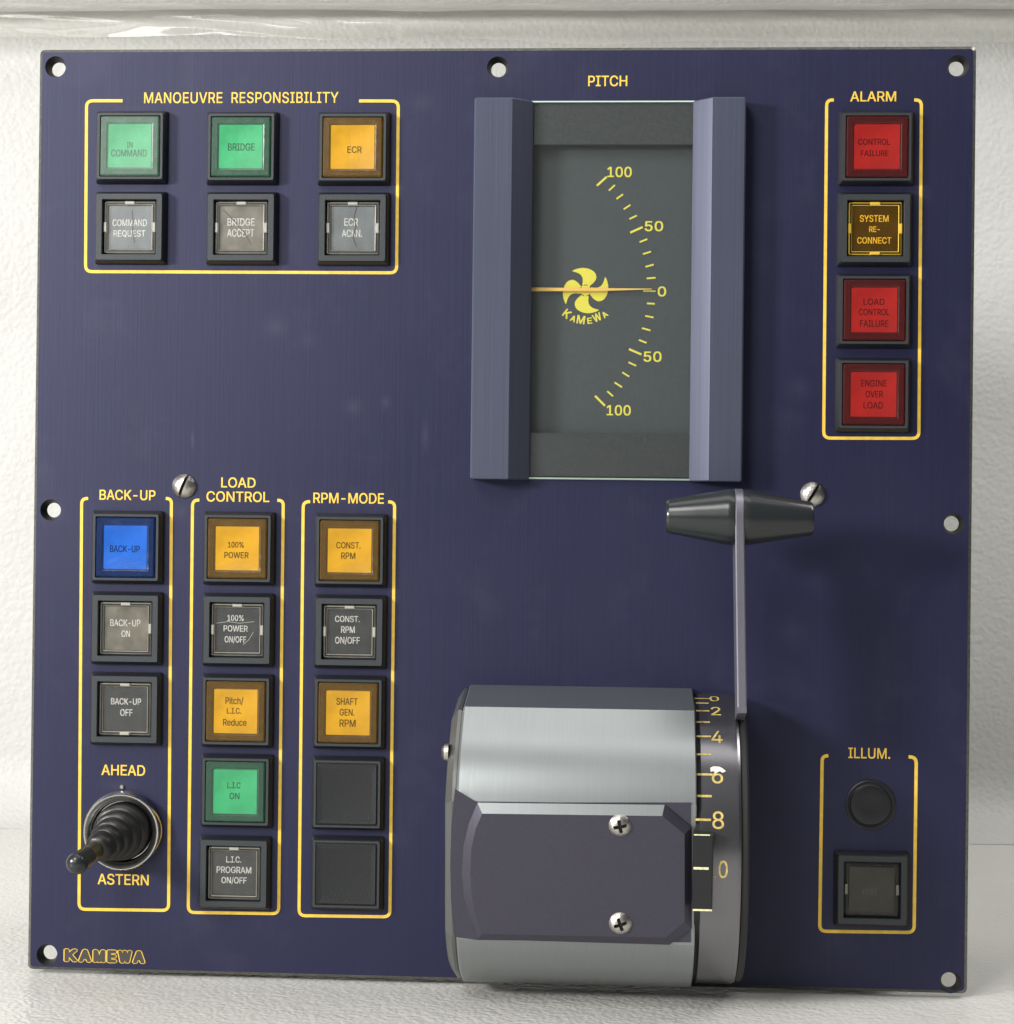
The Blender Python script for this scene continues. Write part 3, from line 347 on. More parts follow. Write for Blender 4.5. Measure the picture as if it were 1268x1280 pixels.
def rrect(u0, u1, v0, v1, r, w, n=4):
    out = []
    for cu, cv, a0 in ((u1 - r, v1 - r, 0), (u0 + r, v1 - r, 90), (u0 + r, v0 + r, 180), (u1 - r, v0 + r, 270)):
        for k in range(n + 1):
            a = R_(a0 + 90.0 * k / n); out.append((cu + r * math.cos(a), cv + r * math.sin(a), w))
    return out
def sq(cu, cv, s, w, r=0.4): return rrect(cu - s / 2, cu + s / 2, cv - s / 2, cv + s / 2, r, w, 3)
def circ(cu, cv, r, w, n=48): return [(cu + r * math.cos(2 * math.pi * k / n), cv + r * math.sin(2 * math.pi * k / n), w) for k in range(n)]

from mathutils.geometry import delaunay_2d_cdt
def fill(splines):
    """flat filled outlines -> (verts2d, faces). ('P', points): even-odd, so inner loops are holes; ('B', handles): letter outlines, by winding"""
    V, E, loops = [], [], []
    for kind, d in splines:
        if kind == 'P': L = [tuple(p[:2]) for p in d]
        else:
            L = []; n = len(d) // 6
            for k in range(n):
                a = d[6 * k:6 * k + 6]; c = d[6 * ((k + 1) % n):6 * ((k + 1) % n) + 6]
                p = [Vector((a[2], a[3])), Vector((a[4], a[5])), Vector((c[0], c[1])), Vector((c[2], c[3]))]
                L.append(tuple(p[0])); ch = p[3] - p[0]; ln = ch.length or 1e-9
                if max(abs(ch.cross(p[1] - p[0])), abs(ch.cross(p[2] - p[0]))) / ln > 0.012 * ln:
                    for q in (0.25, 0.5, 0.75): L.append(tuple(p[0] * (1 - q) ** 3 + p[1] * 3 * q * (1 - q) ** 2 + p[2] * 3 * q * q * (1 - q) + p[3] * q ** 3))
        s = len(V); V += [Vector(x) for x in L]; E += [(s + k, s + (k + 1) % len(L)) for k in range(len(L))]; loops.append(L)
    ov, oe, of = delaunay_2d_cdt(V, E, [], 0, 1e-6)[:3]
    odd = splines[0][0] == 'P'; keep = []
    for f in of:
        cx = sum(ov[k].x for k in f) / len(f); cy = sum(ov[k].y for k in f) / len(f); wn = 0
        for L in loops:
            x0, y0 = L[-1]
            for x1, y1 in L:
                if (y0 <= cy) != (y1 <= cy) and x0 + (cy - y0) * (x1 - x0) / (y1 - y0) > cx: wn += 1 if y1 > y0 else -1
                x0, y0 = x1, y1
        if (wn % 2 if odd else wn): keep.append(tuple(f))
    return [(v.x, v.y) for v in ov], keep
def glyph_splines(text, gap=0.0):
    x = 0.0; out = []
    for ch in text:
        adv, sp = GLYPHS[ch]
        for s in sp: out.append([v + (x if k % 2 == 0 else 0) for k, v in enumerate(s)])
        x += adv + gap
    return out
def fitted(text, w, h, bold=0.0, gap=0.0, cap=509.0):
    """text centred on (0,0), w wide with capitals h high (mm)"""
    sp = glyph_splines(text, gap)
    xs = [v for s in sp for v in s[2::6]]; x0, x1 = min(xs), max(xs)
    sx, sy = w / (x1 - x0), h / cap; cx = (x0 + x1) / 2
    x0 = (x1 - x0) * sx; sx *= (x0 - 2 * bold) / x0                     # the weight added below keeps the measured width
    vs, fs = fill([('B', [((v - cx) * sx if k % 2 == 0 else (v - cap / 2) * sy) for k, v in enumerate(s)]) for s in sp])
    if not bold: return vs, fs
    V, F = [], []
    nd = 4 if bold < 0.2 else 10
    for k in range(nd):                                                 # heavier ink: the outline laid down again, a hair to each side
        a = 2 * math.pi * (k + 0.5) / nd; V_, i = [(x + bold * 1.2 * math.cos(a), y + bold * 0.8 * math.sin(a)) for x, y in vs], len(V)
        V += V_; F += [tuple(j + i for j in f) for f in fs]
    return V, F
def put_text(mb, text, x0, x1, y0, y1, w, bold=0.0, gap=0.0, cap=509.0):
    """text whose capitals span the measured box, printed on the plane w"""
    c = at((x0 + x1) / 2, (y0 + y1) / 2, w); k = scale((x0 + x1) / 2, (y0 + y1) / 2, w)
    vs, fs = fitted(text, (x1 - x0) * k, (y1 - y0) * k, bold, gap, cap)
    i = len(mb.v); nd = (4 if bold < 0.2 else 10) if bold else 1; per = len(vs) // nd
    mb.v += [(c[0] + x, c[1] + y, w + 0.004 * (q // per)) for q, (x, y) in enumerate(vs)]
    for f in fs: mb.f.append(tuple(j + i for j in f)); mb.mi.append(0)
def put_fill(mb, splines, w, mi=0):
    vs, fs = fill(splines); i = len(mb.v); mb.v += [(x, y, w) for x, y in vs]
    for f in fs: mb.f.append(tuple(j + i for j in f)); mb.mi.append(mi)
def strip(mb, pts, t, w, mi=0):
    """flat line of width t along points (u, v)"""
    P = [Vector((p[0], p[1])) for p in pts]; L = []; Rr = []
    for i, p in enumerate(P):
        a = P[max(i - 1, 0)]; b = P[min(i + 1, len(P) - 1)]
        d1 = (p - a).normalized() if i else (b - p).normalized(); d2 = (b - p).normalized() if i < len(P) - 1 else d1
        nrm = Vector((-d1.y - d2.y, d1.x + d2.x)).normalized(); k = t / 2 / max(0.3, nrm.dot(Vector((-d1.y, d1.x))))
        L.append((p.x + nrm.x * k, p.y + nrm.y * k, w)); Rr.append((p.x - nrm.x * k, p.y - nrm.y * k, w))
    a = mb.loop(L); b = mb.loop(Rr)
    for k in range(len(P) - 1): mb.f.append((a[k], a[k + 1], b[k + 1], b[k])); mb.mi.append(mi)
def rounded(pts, r):
    out = [pts[0]]
    for a, p, b in zip(pts, pts[1:], pts[2:]):
        A, Pp, B = Vector(a), Vector(p), Vector(b); d1 = (A - Pp).normalized(); d2 = (B - Pp).normalized()
        k_ = min(r, 0.8 * min((A - Pp).length, (B - Pp).length)); s, e = Pp + d1 * k_, Pp + d2 * k_
        for k in range(6):
            q = k / 5; out.append(tuple(s * (1 - q) ** 2 + Pp * 2 * q * (1 - q) + e * q * q))
    out.append(pts[-1]); return out

# ---------------------------------------------------------------- the setting
FC = [on_plane(0, 1020, (0, 0, 0), (0, 1, 0)), on_plane(1268, 1040, (0, 0, 0), (0, 1, 0))]   # where the back sheet meets the floor
def wall_w(u): return FC[0][2] + (FC[1][2] - FC[0][2]) * (u - FC[0][0]) / (FC[1][0] - FC[0][0])
mb = MB()
nu, nw = 90, 70
g = []
for i in range(nu + 1):
    u = -900 + 1800 * i / nu
    g.append(mb.loop([(u, 1.1 * noise.noise(Vector((u * 0.012, w * 0.015, 3.0))) - 0.9 - (0.6 if abs(w) < 10 and abs(u) < 150 else 0), w)
                      for w in (wall_w(u) - 2 + (900 - wall_w(u)) * k / nw for k in range(nw + 1))]))
for i in range(nu):
    for k in range(nw): mb.f.append((g[i][k], g[i + 1][k], g[i + 1][k + 1], g[i][k + 1])); mb.mi.append(0)
fl = mb.build('floor', M['foam'], label='white packing foam sheet lying under the control panel'); fl['kind'] = 'structure'
mb = MB(); g = []
for i in range(nu + 1):
    u = -900 + 1800 * i / nu; w0 = wall_w(u); col = []
    for k in range(7):
        a = R_(90 * k / 6); col.append((u, 29 - 30 * math.cos(a), w0 + 30 * (1 - math.sin(a))))
    for k in range(1, 40):
        v = 29 + 700.0 * k / 39; col.append((u, v, w0 + 3.0 * noise.noise(Vector((u * 0.010, v * 0.014, 9.0)))))
    g.append(mb.loop(col))
for i in range(nu):
    for k in range(len(g[0]) - 1): mb.f.append((g[i][k], g[i + 1][k], g[i + 1][k + 1], g[i][k + 1])); mb.mi.append(0)
bw = mb.build('backdrop', M['foam_wall'], label='upright white foam sheet behind the control panel'); bw['kind'] = 'structure'

def thing(ob, label, cat):
    ob['label'] = label; ob['category'] = cat; return ob
# rolled foam pad across the top, and the clear film hanging under it
def back_at(px, py, off): 
    n = Vector((-(FC[1][2] - FC[0][2]), 0, FC[1][0] - FC[0][0])).normalized()
    return on_plane(px, py, FC[0] + n * off, n)
mb = MB(); loops = []
p0, p1 = back_at(0, 13, 16), back_at(1268, 11, 16)
for i in range(61):
    u = -520 + 1040 * i / 60; q = (u - p0[0]) / (p1[0] - p0[0]); vb = p0[1] + (p1[1] - p0[1]) * q
    vb += 1.2 * noise.noise(Vector((u * 0.018, 0.3, 1.0)))
    w0 = wall_w(u)
    loops.append([(u, vb + 16 - 16 * math.cos(a) * (1.0 if math.cos(a) > 0 else 2.2), w0 + 17 + 15 * math.sin(a)) for a in (2 * math.pi * k / 28 for k in range(28))])
mb.loft(loops)
thing(mb.build('foam_roll', M['foam_wall']), 'white foam roll lying across the top behind the panel', 'foam roll')
mb = MB(); g = []; nx, ny = 260, 26
for i in range(nx + 1):
    px = -220 + 1720 * i / nx; col = []
    for k in range(ny + 1):
        q = k / ny
        low = 46 + 6 * noise.noise(Vector((px * 0.006, 2.0, 5.0))) + (6 if px > 500 else 0)
        py = 4 + (low - 4) * q
        fold = 4.5 * noise.noise(Vector((px * 0.0022 + q * 0.5, q * 1.2, 1.0))) + 2.6 * abs(noise.noise(Vector((px * 0.0045 - q * 1.4, q * 1.6, 4.0)))) \
            + 0.4 * noise.noise(Vector((px * 0.022 + q * 2.0, q * 2.5, 7.0)))
        crease = -1.6 * math.exp(-((q - 0.30 - 0.08 * math.sin(px * 0.004)) / 0.13) ** 2)
        col.append(back_at(px, py, 38 + fold + crease - 8 * q))
    g.append(mb.loop(col))
for i in range(nx):
    for k in range(ny): mb.f.append((g[i][k], g[i + 1][k], g[i + 1][k + 1], g[i][k + 1])); mb.mi.append(0)
thing(mb.build('packing_film', M['film'], sharp=50), 'creased clear plastic film hanging across the top behind the panel', 'plastic film')

# ---------------------------------------------------------------- control panel
root = bpy.data.objects.new('control_panel', None); COL.objects.link(root); ORIG['control_panel'] = (0, 0, 0)
root.empty_display_size = 0.02
thing(root, 'square navy control panel with yellow lettering, coloured push buttons, pitch dial and silver lever drum', 'control panel')

HOLES = [(69.7, 83.5), (622.5, 84), (1198, 82.5), (63.5, 637.5), (1192, 654.5), (59, 1193.5), (1188.5, 1228)]
hc = [at(x, y, 0) for x, y in HOLES]
WIN = (at(652, 360)[0], at(870, 360)[0], at(760, 552)[1], at(760, 170)[1])
mb = MB()
C = 1.0; HW = 144.0
outer = rrect(-HW + C, HW - C, C, PH - C, 0.9, 0, 4)
put_fill(mb, [('P', [p[:2] for p in outer])] + [('P', [p[:2] for p in circ(c[0], c[1], 3.3, 0, 40)]) for c in hc]
         + [('P', [p[:2] for p in rect(WIN[0], WIN[1], WIN[2], WIN[3], 0)])], 0)
mb.loft([outer, rrect(-HW, HW, 0, PH, 1.5, -C, 4), rrect(-HW, HW, 0, PH, 1.5, -4.2, 4)], cap0=False, cap1=False, mi=1)
for c in hc:
    mb.loft([circ(c[0], c[1], 3.3, 0, 40), circ(c[0], c[1], 3.15, -0.3, 40), circ(c[0], c[1], 2.3, -3.2, 40), circ(c[0], c[1], 2.3, -4.2, 40)], False, False, mi=2)
mb.loft([rect(*WIN, 0), rect(*WIN, -4.2)], False, False, mi=2)
mb_back = []
vs, fs = fill([('P', [p[:2] for p in rrect(-HW, HW, 0, PH, 1.5, 0, 4)])] + [('P', [p[:2] for p in circ(c[0], c[1], 2.3, 0, 40)]) for c in hc]
              + [('P', [p[:2] for p in rect(*WIN, 0)])])
i = len(mb.v); mb.v += [(x, y, -4.2) for x, y in vs]
for f in fs: mb.f.append(tuple(j + i for j in f)); mb.mi.append(2)
M['edge'] = plain('worn_panel_edge', (0.15, 0.15, 0.13), 0.36, 0.6, grain=0.2, gscale=900, speck=0.3)
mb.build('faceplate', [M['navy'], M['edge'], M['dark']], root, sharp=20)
mb = MB(); mb.box(-HW + 14, HW - 14, 12, PH - 14, -70, -4.25, 0)
# open the housing where the dial sits: it starts behind the dial box
mb = MB(); mb.box(-HW + 14, HW - 14, 12, PH - 14, -75, -9.0, 1.0); mb.build('rear_housing', M['dark'], root)
mb = MB(); mb.loft([rect(-HW + 16, WIN[0] - 2, 14, PH - 16, -9.1), rect(-HW + 16, WIN[0] - 2, 14, PH - 16, -4.3)])
mb.loft([rect(WIN[1] + 2, HW - 16, 14, PH - 16, -9.1), rect(WIN[1] + 2, HW - 16, 14, PH - 16, -4.3)])
mb.build('rear_spacer', M['dark'], root)

# printed headings
T = 0.06
def heading(text, x0, x1, y0, y1, bold=0.07, gap=0.0, mat='yellow', label=None):
    mb = MB(); put_text(mb, text, x0, x1, y0, y1, T, bold, gap)
    return mb.build('lettering', M[mat], root, label or ('yellow heading reading ' + text.replace('  ', ' ')))
heading('MANOEUVRE  RESPONSIBILITY', 180, 423, 115.4, 128.6, 0.05, 20)
heading('PITCH', 735.4, 784.4, 94.7, 107.6)
heading('ALARM', 1063, 1120.5, 114.3, 126.7)
heading('BACK-UP', 124.6, 194.6, 612.7, 624.7)
mb = MB(); put_text(mb, 'LOAD', 276.7, 319.8, 597.2, 609.2, T, 0.07); put_text(mb, 'CONTROL', 258.3, 337, 614.7, 627, T, 0.07)
mb.build('lettering', M['yellow'], root, 'yellow two-line heading reading LOAD CONTROL')
heading('RPM-MODE', 391.8, 480.2, 616.4, 629)
heading('AHEAD', 127, 181.7, 956.4, 969)
heading('ASTERN', 122.3, 186.2, 1093, 1105.8)
heading('ILLUM.', 1060.6, 1113, 935, 948, 0.05)
# outlined maker's lettering, bottom left
lo = MB(); li = MB()
for ch, x0, x1, dy in (('K', 80, 97.5, 0), ('A', 98, 115, 0.6), ('M', 116, 132.5, 1.0), ('E', 133.5, 146.5, 1.4), ('W', 147, 165.5, 1.8), ('A', 165.5, 182, 2.3)):
    put_text(lo, ch, x0, x1, 1187.6 + dy, 1200.6 + dy, T, 0.60)
    put_text(li, ch, x0 + 1.1, x1 - 1.1, 1187.6 + dy, 1200.6 + dy, T + 0.06, 0.36)
ol = lo.build('lettering', M['yellow'], root, 'outlined yellow lettering reading KAMEWA')
li.build('letter_fill', M['brown'], ol)

# yellow section outlines
def frame(label, pts, t=0.95, r=2.0):
    mb = MB(); strip(mb, rounded([at(x, y)[:2] for x, y in pts], r), t, T)
    mb.build('section_outline', M['yellow'], root, label)
frame('yellow outline round the MANOEUVRE RESPONSIBILITY buttons', [(153.5, 126), (108.5, 126), (107.2, 339.5), (496, 341), (498.2, 126.3), (449, 126.2)], 0.95)
frame('yellow outline round the ALARM lamps', [(1042.5, 125), (1033.6, 125), (1029.8, 547.6), (1148.8, 548), (1152, 125), (1143, 125)])
frame('yellow outline round the BACK-UP controls', [(110.5, 623), (102.4, 623.3), (99, 1136.5), (211, 1138), (214.6, 623.5), (207.5, 623)])
frame('yellow outline round the LOAD CONTROL buttons', [(249.5, 625), (241, 625.3), (235.6, 1140.5), (348.6, 1142), (354.4, 625.6), (347, 625.3)])
frame('yellow outline round the RPM-MODE buttons', [(388, 627), (379.3, 627.3), (374, 1144.5), (487.6, 1146), (493.6, 627.6), (485.5, 627.3)])
frame('yellow outline round the ILLUM. controls', [(1035.6, 944.6), (1028, 945), (1024.8, 1164), (1142.8, 1165.5), (1145.6, 946.5), (1136, 946)], 1.0)

# ---------------------------------------------------------------- push buttons
CACHE = {}
def cached(key, make):
    """make() builds the first one; later ones are copies sharing its mesh"""
    def f(parent, origin, label=None):
        if key not in CACHE: CACHE[key] = make(parent, origin, label); return CACHE[key]
        return copy_of(CACHE[key], parent, origin, label)
    return f
def Zb(o): return o
def make_lit_bezel(p, o, label):
    mb = MB(); c = o
    mb.loft([sq(c[0], c[1], 22.6, 0.02, 0.7), sq(c[0], c[1], 22.4, 0.9, 0.7), sq(c[0], c[1], 20.7, 3.05, 0.6), sq(c[0], c[1], 20.35, 3.3, 0.5), sq(c[0], c[1], 19.0, 3.3, 0.35),
             sq(c[0], c[1], 18.75, 3.1, 0.3), sq(c[0], c[1], 18.7, 0.5, 0.3)], cap0=False, mi=(1, 1, 1, 0, 0, 1))
    return mb.build('push_button', [M['bezel'], M['side']], p, label, origin=o, sharp=25)
def make_well_bezel(p, o, label):
    mb = MB(); c = o
    mb.loft([sq(c[0], c[1], 22.6, 0.02, 0.7), sq(c[0], c[1], 22.4, 0.9, 0.7), sq(c[0], c[1], 20.7, 3.05, 0.6), sq(c[0], c[1], 20.35, 3.3, 0.5), sq(c[0], c[1], 17.2, 3.3, 0.35),
             sq(c[0], c[1], 16.9, 3.0, 0.3), sq(c[0], c[1], 16.7, 0.15, 0.3)], cap0=False, mi=(1, 1, 1, 0, 0, 1))
    return mb.build('push_button', [M['bezel'], M['side']], p, label, origin=o, sharp=25)
def make_blank(p, o, label):
    mb = MB(); c = o
    mb.loft([sq(c[0], c[1], 22.6, 0.02, 0.7), sq(c[0], c[1], 22.4, 0.9, 0.7), sq(c[0], c[1], 20.7, 3.05, 0.6), sq(c[0], c[1], 20.35, 3.3, 0.5), sq(c[0], c[1], 19.1, 3.3, 0.35),
             sq(c[0], c[1], 18.9, 2.9, 0.3)], cap0=False, mi=(1, 1, 1, 0, 1))
    return mb.build('push_button', [M['bezel'], M['side']], p, label, origin=o, sharp=25)
def make_blank_cap(p, o, label):
    mb = MB(); c = o
    mb.loft([sq(c[0], c[1], 18.4, 2.0, 0.4), sq(c[0], c[1], 18.4, 3.2, 0.4), sq(c[0], c[1], 17.9, 3.5, 0.4), sq(c[0], c[1], 15.6, 3.25, 1.2)], cap0=False)
    return mb.build('blank_cap', M['black'], p, label, origin=o, sharp=25)
def make_lens(mat):
    def f(p, o, label):
        mb = MB(); c = o
        mb.loft([sq(c[0], c[1], 18.3, 1.0, 0.5), sq(c[0], c[1], 18.3, 3.2, 0.5), sq(c[0], c[1], 17.5, 3.75, 0.4), sq(c[0], c[1], 14.6, 3.78, 0.3), sq(c[0], c[1], 14.0, 3.66, 0.3)], cap0=False)
        return mb.build('lens', M[mat], p, label, origin=o, sharp=18)
    return f
def make_plate(mat):
    def f(p, o, label):
        mb = MB(); c = o
        mb.loft([sq(c[0], c[1], 13.4, 1.0, 0.25), sq(c[0], c[1], 13.4, 3.48, 0.25)], cap0=False)
        return mb.build('legend_plate', M[mat], p, label, origin=o, sharp=25)
    return f
def make_clear_lens(mat):
    def f(p, o, label):
        mb = MB(); c = o
        mb.loft([sq(c[0], c[1], 16.0, 0.3, 0.3), sq(c[0], c[1], 15.9, 2.0, 0.3), sq(c[0], c[1], 15.2, 2.35, 0.3), sq(c[0], c[1], 14.2, 2.35, 0.25), sq(c[0], c[1], 13.8, 2.1, 0.2), sq(c[0], c[1], 13.6, 2.05, 0.2)], cap0=False, mi=(0, 1, 0, 1, 0))
        return mb.build('lens', [M[mat], M[{'lens_clear': 'lens_rim', 'lens_dim': 'lens_dim'}.get(mat, 'tab_orange')]], p, label, origin=o, sharp=18)
    return f
def make_tabs(mat, which):
    def f(p, o, label):
        mb = MB(); c = o
        for k in which:
            a, b = ((-1.5, 1.5), (7.15, 7.95)) if k in 'tb' else ((7.1, 8.05), (-1.5, 1.5))
            if k == 't': mb.box(c[0] - 1.5, c[0] + 1.5, c[1] + 7.1, c[1] + 8.0, 0.5, 2.62, 0.2)
            if k == 'b': mb.box(c[0] - 1.5, c[0] + 1.5, c[1] - 8.0, c[1] - 7.1, 0.5, 2.62, 0.2)
            if k == 'l': mb.box(c[0] - 8.1, c[0] - 7.2, c[1] - 1.5, c[1] + 1.5, 0.5, 2.62, 0.2)
            if k == 'r': mb.box(c[0] + 7.2, c[0] + 8.1, c[1] - 1.5, c[1] + 1.5, 0.5, 2.62, 0.2)
        return mb.build('lens_tab', M[mat], p, label, origin=o)
    return f
def make_low_plate(mat):
    def f(p, o, label):
        mb = MB(); c = o
        mb.loft([sq(c[0], c[1], 13.4, 0.3, 0.2), sq(c[0], c[1], 13.4, 1.5, 0.2)], cap0=False)
        return mb.build('legend_plate', M[mat], p, label, origin=o, sharp=25)
    return f
def legend(btn, lines, w, mat, bold=0.045):
    mb = MB()
    for tx, x0, x1, y0, y1 in lines: put_text(mb, tx, x0, x1, y0, y1, w, bold)
    return mb.build('legend', M[mat], btn)
def lit(cx, cy, colour, lines, label, ink='dark_ink', lens=None):
    o = at(cx, cy, 0)
    b = cached('lit', make_lit_bezel)(root, o, label)
    cached('lens' + (lens or colour), make_lens('lens_' + (lens or colour)))(b, o); cached('plate' + colour, make_plate('plate_' + colour))(b, o)
    legend(b, lines, 3.53, ink); return b
def well(cx, cy, lines, label, plate='plate_dark', ink='grey_ink', lens='lens_clear', tab='lens_tab', tabs='tlr', marks=()):
    o = at(cx, cy, 0)
    b = cached('well', make_well_bezel)(root, o, label)
    cached('cl' + lens, make_clear_lens(lens))(b, o); cached('tab' + tab + tabs, make_tabs(tab, tabs))(b, o)
    cached('lp' + plate, make_low_plate(plate))(b, o)
    legend(b, lines, 1.56, ink)
    for pts, t, mt in marks:
        mb = MB(); strip(mb, [at(x, y, 1.62)[:2] for x, y in pts], t, 1.62); mb.build('crack', M[mt], b)
    return b
lit(166, 185, 'green', [('IN', 158.5, 166, 177.5, 184.5), ('COMMAND', 139, 183.7, 187, 195.5)], 'pale green button with faded IN COMMAND lettering', 'faint_ink', 'pale')
lit(304, 186, 'green', [('BRIDGE', 285, 318.6, 179.3, 188)], 'green button reading BRIDGE')
lit(443, 186.5, 'amber', [('ECR', 434.4, 452.3, 183, 191)], 'amber button reading ECR')
well(164.8, 285.4, [('COMMAND', 140.8, 184, 274.3, 282.5), ('REQUEST', 142, 182, 288, 295.6)], 'clear recessed button reading COMMAND REQUEST, cracked', 'plate_grey',
     marks=[([(165.5, 263), (166.3, 278), (166, 290), (168.5, 303)], 0.22, 'crack')])
well(303.6, 286, [('BRIDGE', 284.5, 318.6, 273, 282), ('ACCEPT', 284, 318, 286.5, 295.8)], 'clear recessed button reading BRIDGE ACCEPT, cracked across', 'plate_tan',
     marks=[([(279, 262), (293, 276), (306, 291), (314.5, 306)], 0.25, 'crack')])
well(442.5, 286.6, [('ECR', 430.5, 448, 273, 282), ('ACKN.', 427.5, 453, 287.3, 296)], 'clear recessed button reading ECR ACKN., with a wavy crack', 'plate_grey',
     marks=[([(446, 259), (443, 270), (445, 283), (441, 296), (446, 309)], 0.25, 'crack')])
lit(1095, 186, 'red', [('CONTROL', 1073, 1113, 173.5, 181), ('FAILURE', 1076, 1111, 188, 195)], 'red lamp reading CONTROL FAILURE')
well(1093, 287.2, [('SYSTEM', 1075, 1111, 269, 277.2), ('RE-', 1086.7, 1100, 283, 290), ('CONNECT', 1071.7, 1114.3, 296.6, 304.4)],
     'orange recessed button reading SYSTEM RE-CONNECT', 'plate_shade', 'gold_ink', 'lens_orange', 'tab_orange', 'tblr')
lit(1091.6, 389, 'red', [('LOAD', 1079.5, 1106, 373.4, 381), ('CONTROL', 1073.6, 1112, 386, 394), ('FAILURE', 1075, 1111, 400.3, 408.6)], 'red lamp reading LOAD CONTROL FAILURE')
lit(1090.7, 494, 'red', [('ENGINE', 1076.6, 1108.6, 475, 483), ('OVER', 1082, 1104, 488.6, 496.7), ('LOAD', 1079.5, 1104, 502.6, 510.6)], 'red lamp reading ENGINE OVER LOAD')
lit(160.5, 684, 'blue', [('BACK-UP', 137.5, 175, 682, 690)], 'blue button reading BACK-UP')
well(159.7, 785, [('BACK-UP', 138, 175.8, 774.5, 782.6), ('ON', 152, 162.7, 788.3, 796)], 'clear recessed button with brownish legend reading BACK-UP ON', 'plate_tan', 'grey_ink', tabs='tr')
well(158.8, 885.6, [('BACK-UP', 139, 176.7, 873, 880.6), ('OFF', 150.5, 166, 886.7, 894.7)], 'clear recessed button with black legend reading BACK-UP OFF', tabs='tb')
lit(299.6, 685.4, 'amber', [('100%', 285, 305, 677.5, 684.4), ('POWER', 280.6, 311, 690.2, 697.5)], 'amber button reading 100% POWER')
well(298.7, 787, [('100%', 284.5, 305, 769, 776), ('POWER', 279.7, 310, 782, 789.3), ('ON/OFF', 281, 308, 795.6, 803)], 'clear recessed button reading 100% POWER ON/OFF', tabs='tlr',
     marks=[([(270, 779), (285, 777), (300, 779), (318, 777)], 0.14, 'crack_pale'), ([(304, 806), (311, 800), (317, 790)], 0.14, 'crack_pale')])
lit(297.6, 888, 'amber', [('Pitch/', 282, 304.5, 871.8, 880), ('L.I.C.', 283.8, 301.8, 885, 892), ('Reduce', 279, 308.5, 899, 907)], 'amber button reading Pitch/ L.I.C. Reduce')
lit(297, 988, 'green', [('L.I.C', 284.4, 301, 978, 985.3), ('ON', 287, 299.6, 991.4, 998.8)], 'green button reading L.I.C ON')
well(294.6, 1090, [('L.I.C.', 283, 301.8, 1070.6, 1078), ('PROGRAM', 271, 314.4, 1083.5, 1091.2), ('ON/OFF', 277, 308.5, 1096.6, 1104)], 'clear recessed button reading L.I.C. PROGRAM ON/OFF', tabs='t')
lit(439.2, 688, 'amber', [('CONST.', 420.5, 451, 677.7, 685.5), ('RPM', 426.6, 444.4, 690.7, 698.7)], 'amber button reading CONST. RPM')
well(438.4, 789.3, [('CONST.', 419, 450, 770, 777.4), ('RPM', 426.6, 443.8, 783, 791), ('ON/OFF', 419, 450, 796.4, 804.4)], 'clear recessed button reading CONST. RPM ON/OFF', tabs='tlr')
lit(437.2, 890, 'amber', [('SHAFT', 420.6, 447.4, 872.7, 881), ('GEN.', 424.6, 443.4, 886.4, 894.4), ('RPM', 424.6, 444.7, 899.6, 908.4)], 'amber button reading SHAFT GEN. RPM')
for cx, cy, lb in ((435.8, 991, 'blank black button under SHAFT GEN. RPM'), (434.8, 1090.5, 'lowest blank black button of the RPM-MODE column')):
    o = at(cx, cy, 0); b = cached('blank', make_blank)(root, o, lb); cached('blankcap', make_blank_cap)(b, o)
well(1089, 1110.5, [('TEST', 1077, 1097, 1111, 1118)], 'dark recessed button in the ILLUM. section', 'plate_shade', 'faint_ink', 'lens_dim', 'tab_dim', 'lr')

# ---------------------------------------------------------------- dimmer knob
o = at(1088.5, 1006, 0); mb = MB(); n = 48
mb.loft([circ(o[0], o[1], r, w, n) for r, w in ((7.6, 0.02), (7.55, 0.35), (7.25, 0.5), (6.9, 0.5), (6.65, 0.2), (6.4, 0.15), (5.9, 0.6), (4.6, 0.85), (3.0, 0.7))], cap0=False)
mb.build('dimmer_knob', M['side'], root, 'flat round black dimmer knob in the ILLUM. section', origin=o, sharp=25)

# ---------------------------------------------------------------- slotted screws
def make_slotted(name, r, h, slot, ang, cross=False):
    """domed head with real slots: radial grid, points inside a slot pushed down"""
    mb = MB(); rings = 30; n = 144; g = []
    for i in range(rings + 1):
        rr = r * i / rings; z = h * (1 - (i / rings) ** 2.6); row = []
        for k in range(n):
            a = 2 * math.pi * k / n; x, y = rr * math.cos(a), rr * math.sin(a)
            zz = z
            ca, sa = math.cos(ang), math.sin(ang); xs, ys = x * ca + y * sa, -x * sa + y * ca
            if not cross: cut = abs(ys) < slot
            else: cut = (abs(ys) < slot and abs(xs) < r * 0.58) or (abs(xs) < slot and abs(ys) < r * 0.58)
            if cut: zz = min(zz, h * 0.25)
            row.append((x, y, zz, cut))
        g.append(row)
    return g, n
def put_screw(mb, g, n, fr, mi=0):
    ids = [mb.loop([fr(p) for p in row]) for row in g]
    for q, (a, b) in enumerate(zip(ids, ids[1:])):
        for k in range(n):
            mb.f.append((a[k], a[(k + 1) % n], b[(k + 1) % n], b[k]))
            mb.mi.append(1 if sum((g[q][k][3], g[q][(k + 1) % n][3], g[q + 1][k][3], g[q + 1][(k + 1) % n][3])) >= 3 else mi)
for cx, cy, ang, lb in ((229.5, 607.5, 68, 'slotted screw between the BACK-UP and LOAD CONTROL headings'), (1016.5, 617.8, 58, 'slotted screw beside the right end of the lever grip')):
    o = at(cx, cy, 1.2); g, n = make_slotted('s', 3.75, 2.0, 0.42, R_(ang)); mb = MB()
    put_screw(mb, g, n, lambda p: (o[0] + p[0], o[1] + p[1], p[2] + 0.25))
    mb.loft([circ(o[0], o[1], 3.75, 0.25, 144), circ(o[0], o[1], 3.75, 0.01, 144)], False, False)
    mb.build('slotted_screw', [M['steel'], M['recess']], root, lb, origin=(o[0], o[1], 0), sharp=40)

